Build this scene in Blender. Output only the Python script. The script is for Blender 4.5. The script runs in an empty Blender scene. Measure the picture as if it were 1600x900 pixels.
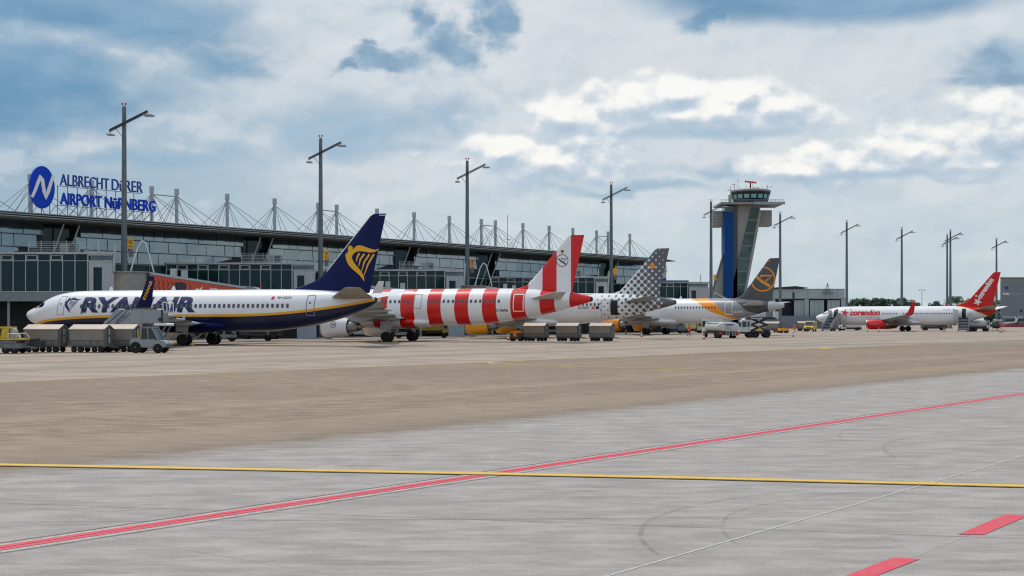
import bpy, bmesh, math, random
from mathutils import Vector, Matrix
from mathutils.geometry import tessellate_polygon
random.seed(7)
scene = bpy.context.scene
COL = scene.collection
R = math.radians
F, HC, HY = 2000.0, 2.5, 499.5      # focal length in photo pixels, eye height, horizon row

# ------------------------------------------------------------------ helpers
def srgb(r, g, b):
    def f(c):
        c /= 255.0
        return c/12.92 if c <= .04045 else ((c+.055)/1.055)**2.4
    return (f(r), f(g), f(b), 1)

def nn(nt, typ, **kw):
    n = nt.nodes.new(typ)
    for k, v in kw.items():
        if hasattr(n, k) and not k.startswith('i_'):
            setattr(n, k, v)
    return n

def link(nt, a, b): nt.links.new(a, b)

def math_n(nt, op, a, b=None, c=None, clamp=False):
    n = nt.nodes.new('ShaderNodeMath'); n.operation = op; n.use_clamp = clamp
    for i, x in enumerate((a, b, c)):
        if x is None: continue
        if isinstance(x, (int, float)): n.inputs[i].default_value = x
        else: nt.links.new(x, n.inputs[i])
    return n.outputs[0]

def mix_n(nt, fac, a, b):
    n = nt.nodes.new('ShaderNodeMix'); n.data_type = 'RGBA'
    for sock, x in ((n.inputs[0], fac), (n.inputs[6], a), (n.inputs[7], b)):
        if isinstance(x, (int, float)): sock.default_value = x
        elif isinstance(x, tuple): sock.default_value = x
        else: nt.links.new(x, sock)
    return n.outputs[2]

def noise_n(nt, vec, scale, detail=4, rough=.55, stretch=None):
    n = nt.nodes.new('ShaderNodeTexNoise')
    n.inputs['Scale'].default_value = scale; n.inputs['Detail'].default_value = detail
    n.inputs['Roughness'].default_value = rough
    if stretch:
        m = nt.nodes.new('ShaderNodeMapping'); m.inputs['Scale'].default_value = stretch
        nt.links.new(vec, m.inputs[0]); vec = m.outputs[0]
    nt.links.new(vec, n.inputs['Vector'])
    return n.outputs[0]

def ramp_n(nt, val, lo, hi):
    n = nt.nodes.new('ShaderNodeMapRange'); n.interpolation_type = 'SMOOTHSTEP'
    n.inputs[1].default_value = lo; n.inputs[2].default_value = hi
    nt.links.new(val, n.inputs[0])
    return n.outputs[0]

_M = {}
def mat(name, col, rough=.5, metal=0., grime=.0, gscale=1.5, emit=0, coat=0., bump=0., spec=.5):
    if name in _M: return _M[name]
    m = bpy.data.materials.new(name); m.use_nodes = True
    nt = m.node_tree; b = nt.nodes['Principled BSDF']
    b.inputs['Base Color'].default_value = col
    b.inputs['Roughness'].default_value = rough
    b.inputs['Metallic'].default_value = metal
    b.inputs['Specular IOR Level'].default_value = spec
    if coat: b.inputs['Coat Weight'].default_value = coat; b.inputs['Coat Roughness'].default_value = .08
    tc = nt.nodes.new('ShaderNodeTexCoord').outputs['Object']
    if grime:
        n1 = noise_n(nt, tc, gscale, 6, .6); n2 = noise_n(nt, tc, gscale*4, 4, .6, (1, 1, .25))
        s = math_n(nt, 'ADD', math_n(nt, 'MULTIPLY', n1, .6), math_n(nt, 'MULTIPLY', n2, .4))
        f = ramp_n(nt, s, .42, .68)
        dark = tuple(c*(1-grime) for c in col[:3])+(1,)
        link(nt, mix_n(nt, f, col, dark), b.inputs['Base Color'])
        rr = math_n(nt, 'ADD', math_n(nt, 'MULTIPLY', f, .15), rough)
        link(nt, rr, b.inputs['Roughness'])
    if bump:
        bp = nt.nodes.new('ShaderNodeBump'); bp.inputs['Strength'].default_value = bump
        bp.inputs['Distance'].default_value = .02
        link(nt, noise_n(nt, tc, 8, 4), bp.inputs['Height']); link(nt, bp.outputs[0], b.inputs['Normal'])
    if emit:
        b.inputs['Emission Color'].default_value = col; b.inputs['Emission Strength'].default_value = emit
    _M[name] = m
    return m

class MB:
    """collects faces for ONE mesh object"""
    def __init__(s): s.v = []; s.f = []; s.m = []; s.mi = 0
    def add(s, vs, fs):
        o = len(s.v); s.v += [tuple(v) for v in vs]
        for f in fs: s.f.append([o+i for i in f]); s.m.append(s.mi)
        return s
    def box(s, x0, x1, y0, y1, z0, z1, rot=None, piv=None):
        vs = [Vector((x, y, z)) for z in (z0, z1) for y in (y0, y1) for x in (x0, x1)]
        if rot is not None:
            p = Vector(piv) if piv else Vector(((x0+x1)/2, (y0+y1)/2, (z0+z1)/2))
            vs = [rot @ (v-p)+p for v in vs]
        return s.add(vs, [(0, 2, 3, 1), (4, 5, 7, 6), (0, 1, 5, 4), (2, 6, 7, 3), (0, 4, 6, 2), (1, 3, 7, 5)])
    def rings(s, rings, cap0=True, cap1=True, closed=True):
        n = len(rings[0]); o = len(s.v); fs = []
        vs = [p for r in rings for p in r]
        for i in range(len(rings)-1):
            for j in range(n if closed else n-1):
                k = (j+1) % n
                fs.append((i*n+j, i*n+k, (i+1)*n+k, (i+1)*n+j))
        if cap0: fs.append(tuple(reversed(range(n))))
        if cap1: fs.append(tuple((len(rings)-1)*n+j for j in range(n)))
        return s.add(vs, fs)
    def cyl(s, p0, p1, r0, r1=None, n=12, cap=True):
        r1 = r0 if r1 is None else r1
        p0, p1 = Vector(p0), Vector(p1); d = (p1-p0).normalized()
        a = d.orthogonal().normalized(); b = d.cross(a)
        rg = [[p+(a*math.cos(t)+b*math.sin(t))*r for t in [2*math.pi*k/n for k in range(n)]] for p, r in ((p0, r0), (p1, r1))]
        return s.rings(rg, cap, cap)
    def tube(s, pts, r, n=6):
        for a, b in zip(pts[:-1], pts[1:]): s.cyl(a, b, r, n=n)
        return s
    def bar(s, p0, p1, w, h=None):
        """rectangular bar from p0 to p1"""
        h = h or w; p0, p1 = Vector(p0), Vector(p1); d = (p1-p0).normalized()
        up = Vector((0, 0, 1)) if abs(d.z) < .95 else Vector((0, 1, 0))
        a = d.cross(up).normalized(); b = a.cross(d).normalized()
        rg = [[p+a*sx*w/2+b*sy*h/2 for sx, sy in ((-1, -1), (1, -1), (1, 1), (-1, 1))] for p in (p0, p1)]
        return s.rings(rg)
    def lathe(s, prof, c, axis='x', n=28):
        """prof: (along, radius)"""
        c = Vector(c); rg = []
        for a, r in prof:
            ring = []
            for k in range(n):
                t = 2*math.pi*k/n
                if axis == 'x': ring.append(c+Vector((a, r*math.cos(t), r*math.sin(t))))
                elif axis == 'y': ring.append(c+Vector((r*math.cos(t), a, r*math.sin(t))))
                else: ring.append(c+Vector((r*math.cos(t), r*math.sin(t), a)))
            rg.append(ring)
        return s.rings(rg)
    def prism(s, poly, y0, y1, axis='y'):
        """poly (a,b) extruded; axis y: a->x b->z ; axis z: a->x b->y ; axis x: a->y b->z"""
        f = {'y': lambda a, b, t: (a, t, b), 'z': lambda a, b, t: (a, b, t), 'x': lambda a, b, t: (t, a, b)}[axis]
        n = len(poly)
        vs = [f(a, b, y0) for a, b in poly]+[f(a, b, y1) for a, b in poly]
        fs = [tuple(range(n)), tuple(reversed(range(n, 2*n)))]+[(i, n+i, n+(i+1) % n, (i+1) % n) for i in range(n)]
        return s.add(vs, fs)
    def build(s, name, mats, parent=None, smooth=None, bevel=0):
        me = bpy.data.meshes.new(name); me.from_pydata(s.v, [], s.f)
        mats = mats if isinstance(mats, (list, tuple)) else [mats]
        for m in mats: me.materials.append(m)
        for p, i in zip(me.polygons, s.m): p.material_index = i
        bm = bmesh.new(); bm.from_mesh(me)
        bmesh.ops.recalc_face_normals(bm, faces=bm.faces)
        if bevel:
            es = [e for e in bm.edges if len(e.link_faces) == 2 and e.calc_face_angle(0) > R(40)]
            bmesh.ops.bevel(bm, geom=es, offset=bevel, segments=2, affect='EDGES', clamp_overlap=True)
        bm.to_mesh(me); bm.free()
        if smooth or bevel:
            for p in me.polygons: p.use_smooth = True
            me.set_sharp_from_angle(angle=R(smooth or 35))
        o = bpy.data.objects.new(name, me); COL.objects.link(o)
        if parent: o.parent = parent
        return o

def thing(name, label, cat, loc=(0, 0, 0), rz=0, group=None):
    o = bpy.data.objects.new(name, None); COL.objects.link(o)
    o.empty_display_size = .3
    o.location = loc; o.rotation_euler = (0, 0, rz); o['label'] = label; o['category'] = cat
    if group: o['group'] = group
    return o
def tag(o, label, cat, group=None):
    o['label'] = label; o['category'] = cat
    if group: o['group'] = group
    return o
def struct(o, kind='structure'):
    o['kind'] = kind; return o
def copy_tree(o, parent=None):
    c = o.copy(); COL.objects.link(c); c.parent = parent
    for ch in [k for k in bpy.data.objects if k.parent == o]: copy_tree(ch, c)
    return c
def G(x, y):
    """ground point (X, Y) read off the photograph"""
    Z = F*HC/(y-HY); return ((x-800)/F*Z, Z)

def text_polys(txt, w, h, shear=0., bold=0., spacing=1.):
    """a mesh of a word scaled to width w and cap height h, as (verts2d, faces)"""
    cu = bpy.data.curves.new('word', 'FONT'); cu.body = txt; cu.size = 1; cu.shear = 0
    cu.offset = bold; cu.resolution_u = 3; cu.space_character = spacing
    ob = bpy.data.objects.new('word', cu); COL.objects.link(ob)
    dg = bpy.context.evaluated_depsgraph_get()
    me = bpy.data.meshes.new_from_object(ob.evaluated_get(dg))
    vs = [(v.co.x, v.co.y) for v in me.vertices]; fs = [tuple(p.vertices) for p in me.polygons]
    bpy.data.objects.remove(ob); bpy.data.curves.remove(cu); bpy.data.meshes.remove(me)
    x0 = min(v[0] for v in vs); x1 = max(v[0] for v in vs)
    y0 = min(v[1] for v in vs); y1 = max(v[1] for v in vs)
    if not any(c in 'gjpqy,' for c in txt): pass
    vs = [((x-x0)/(x1-x0), (y-y0)/(y1-y0)) for x, y in vs]
    return [(x*(w-shear*h)+shear*h*y, y*h) for x, y in vs], fs

def tess(vs, fs):
    """cut concave outlines into triangles"""
    o = []
    for f in fs:
        if len(f) <= 4: o.append(tuple(f)); continue
        for t in tessellate_polygon([[Vector((vs[i][0], vs[i][1], 0)) for i in f]]): o.append(tuple(f[k] for k in t))
    return o
def flat_mesh(name, vs, fs, m, parent, thick=0., xf=lambda a, b: (a, 0, b), nrm=(0, -1, 0)):
    """a flat sign shape; xf maps 2D to local 3D; thick extrudes against nrm"""
    fs = tess(vs, fs); bm = bmesh.new(); bv = [bm.verts.new(xf(*v)) for v in vs]
    for f in fs:
        try: bm.faces.new([bv[i] for i in f])
        except ValueError: pass
    if thick:
        r = bmesh.ops.extrude_face_region(bm, geom=bm.faces[:])
        for e in r['geom']:
            if isinstance(e, bmesh.types.BMVert): e.co -= Vector(nrm)*thick
    bmesh.ops.recalc_face_normals(bm, faces=bm.faces)
    me = bpy.data.meshes.new(name); bm.to_mesh(me); bm.free(); me.materials.append(m)
    o = bpy.data.objects.new(name, me); COL.objects.link(o); o.parent = parent
    return o
def arrow_poly(pts): return pts, [tuple(range(len(pts)))]
def disc_poly(cx, cy, rx, ry=None, n=28, ri=None):
    ry = ry or rx
    vs = [(cx+rx*math.cos(2*math.pi*k/n), cy+ry*math.sin(2*math.pi*k/n)) for k in range(n)]
    if ri is None: return vs, [tuple(range(n))]
    q = ri/rx
    vs += [(cx+(x-cx)*q, cy+(y-cy)*q) for x, y in vs]
    return vs, [(i, (i+1) % n, n+(i+1) % n, n+i) for i in range(n)]
def stroke_poly(pts, w):
    vs = []; fs = []
    for i, (x, y) in enumerate(pts):
        a = pts[max(i-1, 0)]; b = pts[min(i+1, len(pts)-1)]
        dx, dy = b[0]-a[0], b[1]-a[1]; l = math.hypot(dx, dy) or 1
        ww = w[i] if isinstance(w, (list, tuple)) else w
        vs += [(x-dy/l*ww/2, y+dx/l*ww/2), (x+dy/l*ww/2, y-dx/l*ww/2)]
        if i: fs.append((2*i-2, 2*i-1, 2*i+1, 2*i))
    return vs, fs
def merge(*ps):
    vs = []; fs = []
    for v, f in ps:
        o = len(vs); vs += list(v); fs += [tuple(o+i for i in q) for q in f]
    return vs, fs
def shift(p, dx, dy): return [(x+dx, y+dy) for x, y in p[0]], p[1]

# ------------------------------------------------------------------ camera, sun, sky
cam = bpy.data.cameras.new('camera'); co = bpy.data.objects.new('camera', cam); COL.objects.link(co)
co.location = (0, 0, HC); co.rotation_euler = (R(90), 0, 0)
cam.sensor_width = 36; cam.lens = 36*F/1600; cam.shift_y = (HY-450)/1600
scene.cycles.pixel_filter_type = 'BLACKMAN_HARRIS'; scene.cycles.filter_width = 1.15
cam.clip_end = 9000; cam.clip_start = .2
scene.camera = co
scene.view_settings.view_transform = 'Standard'; scene.view_settings.look = 'None'
scene.view_settings.exposure = 0.06; scene.view_settings.gamma = 1
scene.view_settings.use_curve_mapping = False

SUN_EL, SUN_AZ = 60, 312        # compass-like: 0 = along +Y (away from the camera), clockwise
sd = bpy.data.lights.new('sun', 'SUN'); so = bpy.data.objects.new('sun', sd); COL.objects.link(so)
sd.energy = 2.3; sd.angle = R(6); sd.color = (1, .96, .9)
dv = Vector((math.sin(R(SUN_AZ))*math.cos(R(SUN_EL)), math.cos(R(SUN_AZ))*math.cos(R(SUN_EL)), math.sin(R(SUN_EL))))
so.rotation_euler = (-dv).to_track_quat('-Z', 'Y').to_euler(); so.location = (0, 0, 80)

w = bpy.data.worlds.new('World'); scene.world = w; w.use_nodes = True
nt = w.node_tree; nt.nodes.clear()
out = nt.nodes.new('ShaderNodeOutputWorld'); bg = nt.nodes.new('ShaderNodeBackground')
bg.inputs[1].default_value = .1
link(nt, bg.outputs[0], out.inputs[0])
sky = nt.nodes.new('ShaderNodeTexSky'); sky.sky_type = 'NISHITA'; sky.sun_disc = False
sky.sun_elevation = R(SUN_EL); sky.sun_rotation = R(SUN_AZ); sky.air_density = 1.2; sky.dust_density = 2
geo = nt.nodes.new('ShaderNodeTexCoord')
sep = nt.nodes.new('ShaderNodeSeparateXYZ'); link(nt, geo.outputs['Generated'], sep.inputs[0])
az = math_n(nt, 'ARCTAN2', sep.outputs[0], sep.outputs[1])
el = math_n(nt, 'ARCSINE', sep.outputs[2])
cmb = nt.nodes.new('ShaderNodeCombineXYZ'); link(nt, az, cmb.inputs[0]); link(nt, el, cmb.inputs[1])
UV = cmb.outputs[0]                      # sky position in radians of azimuth, elevation
def skyp(px, py):
    a = math.atan((px-800)/F); return a, math.atan((HY-py)/F*math.cos(a))
# domain warp: billowing edges
def wnoise(scale, detail, rough, st):
    n = nt.nodes.new('ShaderNodeTexNoise'); n.inputs['Scale'].default_value = scale; n.inputs['Detail'].default_value = detail
    n.inputs['Roughness'].default_value = rough
    mp = nt.nodes.new('ShaderNodeMapping'); mp.inputs['Scale'].default_value = st; link(nt, UV, mp.inputs[0])
    link(nt, mp.outputs[0], n.inputs['Vector']); return n.outputs['Color']
def vm(op, a, b):
    n = nt.nodes.new('ShaderNodeVectorMath'); n.operation = op
    for i, x in enumerate((a, b)):
        if isinstance(x, tuple): n.inputs[i].default_value = x
        else: link(nt, x, n.inputs[i])
    return n
wa = vm('SUBTRACT', wnoise(9, 7, .56, (1, 1.8, 1)), (.5, .5, .5)).outputs[0]
wb = vm('SUBTRACT', wnoise(30, 6, .6, (1, 1.2, 1)), (.5, .5, .5)).outputs[0]
def warped(ax, ay, bx, by):
    v = vm('ADD', UV, vm('MULTIPLY', wa, (ax, ay, 0)).outputs[0]).outputs[0]
    return vm('ADD', v, vm('MULTIPLY', wb, (bx, by, 0)).outputs[0]).outputs[0]
Wsoft, Wcum, Wfine = warped(.22, .07, .02, .01), warped(.10, .05, .045, .04), warped(.05, .012, .03, .006)
def blob(W, px, py, rx, ry, soft):
    a, e = skyp(px, py)
    d = vm('SUBTRACT', W, (a, e, 0)).outputs[0]
    d = vm('DIVIDE', d, (rx/F, ry/F, 1)).outputs[0]
    ln = nt.nodes.new('ShaderNodeVectorMath'); ln.operation = 'LENGTH'; link(nt, d, ln.inputs[0])
    return ramp_n(nt, ln.outputs['Value'], 1.0+soft*.4, max(0., 1-soft))
def smax(a, b):
    n = nt.nodes.new('ShaderNodeMath'); n.operation = 'SMOOTH_MAX'; n.inputs[2].default_value = .25
    link(nt, a, n.inputs[0]); link(nt, b, n.inputs[1]); return n.outputs[0]
def union(ms):
    r = ms[0]
    for m in ms[1:]: r = math_n(nt, 'MAXIMUM', r, m)
    return r
sepu = nt.nodes.new('ShaderNodeSeparateXYZ'); link(nt, UV, sepu.inputs[0])
U_, V_ = sepu.outputs[0], sepu.outputs[1]
nbig = noise_n(nt, UV, 5, 6, .5, (.6, 2.4, 1))
nmid = noise_n(nt, UV, 13, 6, .52, (.7, 2.0, 1))
nfin = noise_n(nt, UV, 34, 5, .55, (1, 1.5, 1))
def relief(scale, d):
    """lit side minus shaded side of billowing cloud; light from above left"""
    a = noise_n(nt, UV, scale, 5, .52, (1, 1.35, 1))
    b = noise_n(nt, vm('ADD', UV, d).outputs[0], scale, 5, .52, (1, 1.35, 1))
    return math_n(nt, 'SUBTRACT', a, b)
# broad veil of cloud: greyer to the left, paler to the right
fac = ramp_n(nt, math_n(nt, 'ADD', U_, math_n(nt, 'MULTIPLY', V_, .8)), -.34, .14)
col = mix_n(nt, fac, srgb(146, 174, 196), srgb(207, 216, 222))
low = mix_n(nt, ramp_n(nt, U_, -.36, .05), srgb(164, 184, 198), srgb(193, 209, 217))
col = mix_n(nt, ramp_n(nt, V_, .13, .02), col, low)
col = mix_n(nt, math_n(nt, 'MULTIPLY', ramp_n(nt, nbig, .47, .7), .34), col, srgb(154, 182, 204))
col = mix_n(nt, math_n(nt, 'MULTIPLY', ramp_n(nt, nmid, .47, .66), .42), col, srgb(214, 216, 220))
# soft billows through the whole veil
rel0 = math_n(nt, 'ADD', relief(9, (-.010, .018, 0)), math_n(nt, 'MULTIPLY', relief(26, (-.004, .008, 0)), .7))
col = mix_n(nt, math_n(nt, 'MULTIPLY', ramp_n(nt, rel0, .0, .16), math_n(nt, 'ADD', .22, math_n(nt, 'MULTIPLY', ramp_n(nt, V_, .05, .16), .2))), col, srgb(226, 228, 230))
col = mix_n(nt, math_n(nt, 'MULTIPLY', ramp_n(nt, rel0, .0, -.16), math_n(nt, 'ADD', .12, math_n(nt, 'MULTIPLY', ramp_n(nt, V_, .05, .16), .2))), col, srgb(146, 174, 198))
# brighter thin cloud
L1 = union([blob(Wsoft, 480, 60, 80, 120, 1), blob(Wsoft, 1150, 100, 430, 72, .9), blob(Wsoft, 890, 60, 80, 90, .9),
            blob(Wsoft, 660, 150, 150, 34, 1), blob(Wsoft, 150, 205, 90, 26, 1), blob(Wsoft, 560, 262, 130, 18, 1), blob(Wsoft, 420, 135, 90, 60, 1)])
col = mix_n(nt, math_n(nt, 'MULTIPLY', L1, .6), col, srgb(216, 219, 222))
# slate-blue cloud banks
D1 = union([blob(Wsoft, 140, 22, 330, 46, .7), blob(Wsoft, 40, 130, 220, 66, .7), blob(Wsoft, 360, 80, 110, 30, .9), blob(Wsoft, -60, 160, 200, 50, .6)])
col = mix_n(nt, math_n(nt, 'MULTIPLY', D1, .85), col, mix_n(nt, ramp_n(nt, nmid, .35, .65), srgb(84, 138, 176), srgb(124, 163, 192)))
D2 = union([blob(Wsoft, 500, 204, 150, 40, .8), blob(Wsoft, 600, 190, 150, 44, .8), blob(Wcum, 700, 180, 60, 46, .8), blob(Wsoft, 260, 240, 170, 20, 1),
            blob(Wsoft, 960, 290, 170, 12, 1), blob(Wsoft, 1100, 262, 90, 18, 1)])
col = mix_n(nt, math_n(nt, 'MULTIPLY', D2, .7), col, srgb(140, 174, 200))
rim = union([blob(Wcum, 585, 88, 66, 42, .8), blob(Wcum, 705, 60, 96, 66, .7), blob(Wcum, 790, 40, 56, 66, .7)])
col = mix_n(nt, math_n(nt, 'MULTIPLY', rim, .62), col, srgb(222, 225, 228))
D3 = union([blob(Wcum, 596, 88, 56, 24, .6), blob(Wcum, 578, 62, 26, 16, .7), blob(Wcum, 700, 72, 66, 32, .6), blob(Wcum, 660, 34, 40, 26, .7), blob(Wcum, 786, 42, 42, 34, .6), blob(Wcum, 770, 10, 46, 22, .7), blob(Wcum, 548, 100, 26, 12, .8)])
col = mix_n(nt, math_n(nt, 'MULTIPLY', D3, .88), col, mix_n(nt, ramp_n(nt, nfin, .35, .65), srgb(104, 146, 178), srgb(136, 168, 194)))
D4 = union([blob(Wfine, 1330, -22, 340, 58, .4), blob(Wcum, 1130, 6, 90, 30, .7)])
col = mix_n(nt, math_n(nt, 'MULTIPLY', D4, .92), col, mix_n(nt, ramp_n(nt, nmid, .35, .65), srgb(98, 142, 178), srgb(132, 168, 196)))
D5 = union([blob(Wcum, 1580, 100, 90, 40, .6), blob(Wfine, 1530, 124, 70, 12, .7), blob(Wfine, 1600, 118, 80, 18, .5)])
col = mix_n(nt, math_n(nt, 'MULTIPLY', D5, .85), col, mix_n(nt, ramp_n(nt, nfin, .35, .65), srgb(118, 154, 184), srgb(152, 180, 204)))
# cumulus: a density field of lobes plus billow noise; lit tops, blue-grey bases
cums = [(1110, 178, 200, 34), (985, 160, 76, 34), (1215, 168, 90, 32), (1060, 150, 60, 26), (1160, 152, 70, 26), (850, 250, 140, 34), (905, 222, 60, 34), (885, 186, 66, 34), (790, 240, 60, 26),
        (1330, 254, 130, 32), (1430, 234, 150, 36), (1565, 208, 90, 52), (1250, 268, 70, 18), (1520, 250, 110, 26)]
def lobes(W):
    ms = []
    for px, py, rx, ry in cums:
        a, e = skyp(px, py)
        d = vm('DIVIDE', vm('SUBTRACT', W, (a, e, 0)).outputs[0], (rx*1.25/F, ry*1.45/F, 1)).outputs[0]
        ln = nt.nodes.new('ShaderNodeVectorMath'); ln.operation = 'LENGTH'; link(nt, d, ln.inputs[0])
        ms.append(math_n(nt, 'SUBTRACT', 1.0, ln.outputs['Value']))
    r = ms[0]
    for m in ms[1:]: r = math_n(nt, 'MAXIMUM', r, m)
    return math_n(nt, 'MAXIMUM', r, -1.0)
def dens(W):
    n1 = noise_n(nt, W, 20, 2, .5, (1, 1.4, 1)); n2 = noise_n(nt, W, 55, 5, .55, (1, 1.3, 1))
    f = math_n(nt, 'ADD', math_n(nt, 'MULTIPLY', math_n(nt, 'SUBTRACT', n1, .5), 1.5), math_n(nt, 'MULTIPLY', math_n(nt, 'SUBTRACT', n2, .5), .75))
    return math_n(nt, 'ADD', lobes(W), f)
wq = vm('ADD', UV, vm('MULTIPLY', wb, (.012, .01, 0)).outputs[0]).outputs[0]
den = dens(wq); den2 = dens(vm('ADD', wq, (-.003, .0075, 0)).outputs[0])
rel = math_n(nt, 'SUBTRACT', den, den2)
lit = ramp_n(nt, math_n(nt, 'ADD', rel, math_n(nt, 'MULTIPLY', math_n(nt, 'SUBTRACT', nfin, .5), .5)), -.19, .36)
body = mix_n(nt, lit, srgb(190, 204, 218), srgb(253, 251, 246))
body = mix_n(nt, math_n(nt, 'MULTIPLY', ramp_n(nt, rel, -.10, -.42), .6), body, srgb(160, 184, 205))
col = mix_n(nt, math_n(nt, 'MULTIPLY', ramp_n(nt, den, .0, .42), .9), col, body)
U1 = union([blob(Wfine, 1080, 207, 165, 10, .8), blob(Wfine, 1340, 275, 150, 8, 1), blob(Wfine, 1540, 250, 90, 9, 1), blob(Wfine, 590, 230, 150, 8, 1)])
col = mix_n(nt, math_n(nt, 'MULTIPLY', U1, .6), col, srgb(158, 186, 208))
# away from the photographed part of the sky: ordinary broken cloud
gen = mix_n(nt, ramp_n(nt, noise_n(nt, geo.outputs['Generated'], 2.4, 7, .6, (1, 1, 2)), .40, .62), srgb(150, 180, 206), srgb(226, 227, 229))
col = mix_n(nt, ramp_n(nt, V_, .27, .42), col, gen)
col = mix_n(nt, ramp_n(nt, math_n(nt, 'ABSOLUTE', U_), .5, .75), col, gen)
sc_ = nt.nodes.new('ShaderNodeVectorMath'); sc_.operation = 'SCALE'; sc_.inputs['Scale'].default_value = 10
link(nt, col, sc_.inputs[0])
link(nt, mix_n(nt, .93, sky.outputs[0], sc_.outputs[0]), bg.inputs[0])

# ------------------------------------------------------------------ ground
def ground_mat(name, kind):
    m = bpy.data.materials.new(name); m.use_nodes = True; nt = m.node_tree; b = nt.nodes['Principled BSDF']
    P = nt.nodes.new('ShaderNodeNewGeometry').outputs['Position']
    n1 = noise_n(nt, P, .35, 6, .6, (.8, 1.1, 1)); n2 = noise_n(nt, P, 1.7, 8, .72, (.5, 1.3, 1)); n3 = noise_n(nt, P, 22, 4, .7)
    n4 = noise_n(nt, P, .06, 4, .6)
    if kind == 'grass':
        c = mix_n(nt, ramp_n(nt, n1, .35, .65), srgb(74, 86, 52), srgb(104, 108, 70))
        b.inputs['Roughness'].default_value = .95
    else:
        dp = nt.nodes.new('ShaderNodeVectorMath'); dp.operation = 'DOT_PRODUCT'
        dp.inputs[1].default_value = (.792, -.61, 0); link(nt, P, dp.inputs[0])
        q = dp.outputs['Value']              # distance across the stands, parallel to the terminal
        wob = math_n(nt, 'MULTIPLY', math_n(nt, 'SUBTRACT', n2, .5), 2.2)
        qn = math_n(nt, 'ADD', q, wob)
        conc = mix_n(nt, ramp_n(nt, n2, .36, .66), srgb(150, 144, 140), srgb(174, 167, 162))
        conc = mix_n(nt, math_n(nt, 'MULTIPLY', ramp_n(nt, n1, .5, .72), .4), conc, srgb(146, 139, 134))
        patch = noise_n(nt, P, 1.5, 5, .65, (.35, 1.6, 1))
        conc = mix_n(nt, math_n(nt, 'MULTIPLY', ramp_n(nt, patch, .54, .66), .5), conc, srgb(134, 127, 122))
        brown = mix_n(nt, ramp_n(nt, n2, .35, .65), srgb(128, 113, 96), srgb(160, 144, 126))
        brown = mix_n(nt, math_n(nt, 'MULTIPLY', ramp_n(nt, n4, .42, .62), .5), brown, srgb(128, 114, 98))
        far = mix_n(nt, ramp_n(nt, n1, .35, .65), srgb(151, 138, 125), srgb(172, 158, 145))
        # worn bands running along the stands
        bn = nt.nodes.new('ShaderNodeTexNoise'); bn.noise_dimensions = '1D'; bn.inputs['Scale'].default_value = .16
        bn.inputs['Detail'].default_value = 5; link(nt, q, bn.inputs['W'])
        far = mix_n(nt, math_n(nt, 'MULTIPLY', ramp_n(nt, bn.outputs[0], .48, .6), .6), far, srgb(144, 129, 116))
        brown = mix_n(nt, math_n(nt, 'MULTIPLY', ramp_n(nt, bn.outputs[0], .5, .62), .3), brown, srgb(172, 154, 134))
        edge = math_n(nt, 'MULTIPLY', ramp_n(nt, qn, -24, -19.6), ramp_n(nt, qn, -18, -19.4))
        c = mix_n(nt, ramp_n(nt, qn, -19.9, -19.2), brown, conc)
        c = mix_n(nt, math_n(nt, 'MULTIPLY', edge, .4), c, srgb(128, 116, 103))
        c = mix_n(nt, ramp_n(nt, math_n(nt, 'ADD', q, math_n(nt, 'MULTIPLY', wob, .15)), -46.9, -47.4), c, far)
        # faint slab joints, dark drips and rubber smears on the concrete
        dq = nt.nodes.new('ShaderNodeVectorMath'); dq.operation = 'DOT_PRODUCT'; dq.inputs[1].default_value = (.61, .792, 0); link(nt, P, dq.inputs[0])
        def jl(v, per, off, wd): return math_n(nt, 'LESS_THAN', math_n(nt, 'ABSOLUTE', math_n(nt, 'SUBTRACT', math_n(nt, 'FRACT', math_n(nt, 'DIVIDE', math_n(nt, 'ADD', v, off), per)), .5)), wd/per)
        jn = math_n(nt, 'MAXIMUM', jl(q, 7.5, 1.1, .012), jl(dq.outputs['Value'], 7.5, 2.4, .012))
        c = mix_n(nt, math_n(nt, 'MULTIPLY', jn, math_n(nt, 'MULTIPLY', ramp_n(nt, n2, .3, .6), .3)), c, srgb(92, 90, 86))
        st = ramp_n(nt, noise_n(nt, P, 2.6, 3, .5), .69, .76)
        c = mix_n(nt, math_n(nt, 'MULTIPLY', st, .3), c, srgb(96, 93, 88))
        smr = ramp_n(nt, noise_n(nt, P, 2.2, 6, .75, (.16, 2.4, 1)), .57, .72)
        c = mix_n(nt, math_n(nt, 'MULTIPLY', smr, .28), c, srgb(112, 108, 102))
        brt = ramp_n(nt, noise_n(nt, P, 2.8, 6, .75, (.2, 2.2, 3)), .58, .74)
        c = mix_n(nt, math_n(nt, 'MULTIPLY', brt, .3), c, srgb(196, 192, 186))
        sp = ramp_n(nt, n3, .3, .7)
        mul = nt.nodes.new('ShaderNodeMix'); mul.data_type = 'RGBA'; mul.blend_type = 'MULTIPLY'; mul.inputs[0].default_value = 1
        link(nt, c, mul.inputs[6]); link(nt, mix_n(nt, sp, (.9, .9, .9, 1), (1.05, 1.05, 1.05, 1)), mul.inputs[7])
        c = mul.outputs[2]
        b.inputs['Roughness'].default_value = .85; b.inputs['Specular IOR Level'].default_value = .12
        bp = nt.nodes.new('ShaderNodeBump'); bp.inputs['Strength'].default_value = .35; bp.inputs['Distance'].default_value = .015
        link(nt, n3, bp.inputs['Height']); link(nt, bp.outputs[0], b.inputs['Normal'])
    link(nt, c, b.inputs['Base Color'])
    return m
g = MB(); g.add([(-4000, -4000, -.03), (4000, -4000, -.03), (4000, 7000, -.03), (-4000, 7000, -.03)], [(0, 1, 2, 3)])
struct(g.build('ground', ground_mat('grass_field', 'grass')))
g = MB(); g.add([(-260, -420, 0), (620, -420, 0), (620, 560, 0), (-260, 560, 0)], [(0, 1, 2, 3)])
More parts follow.
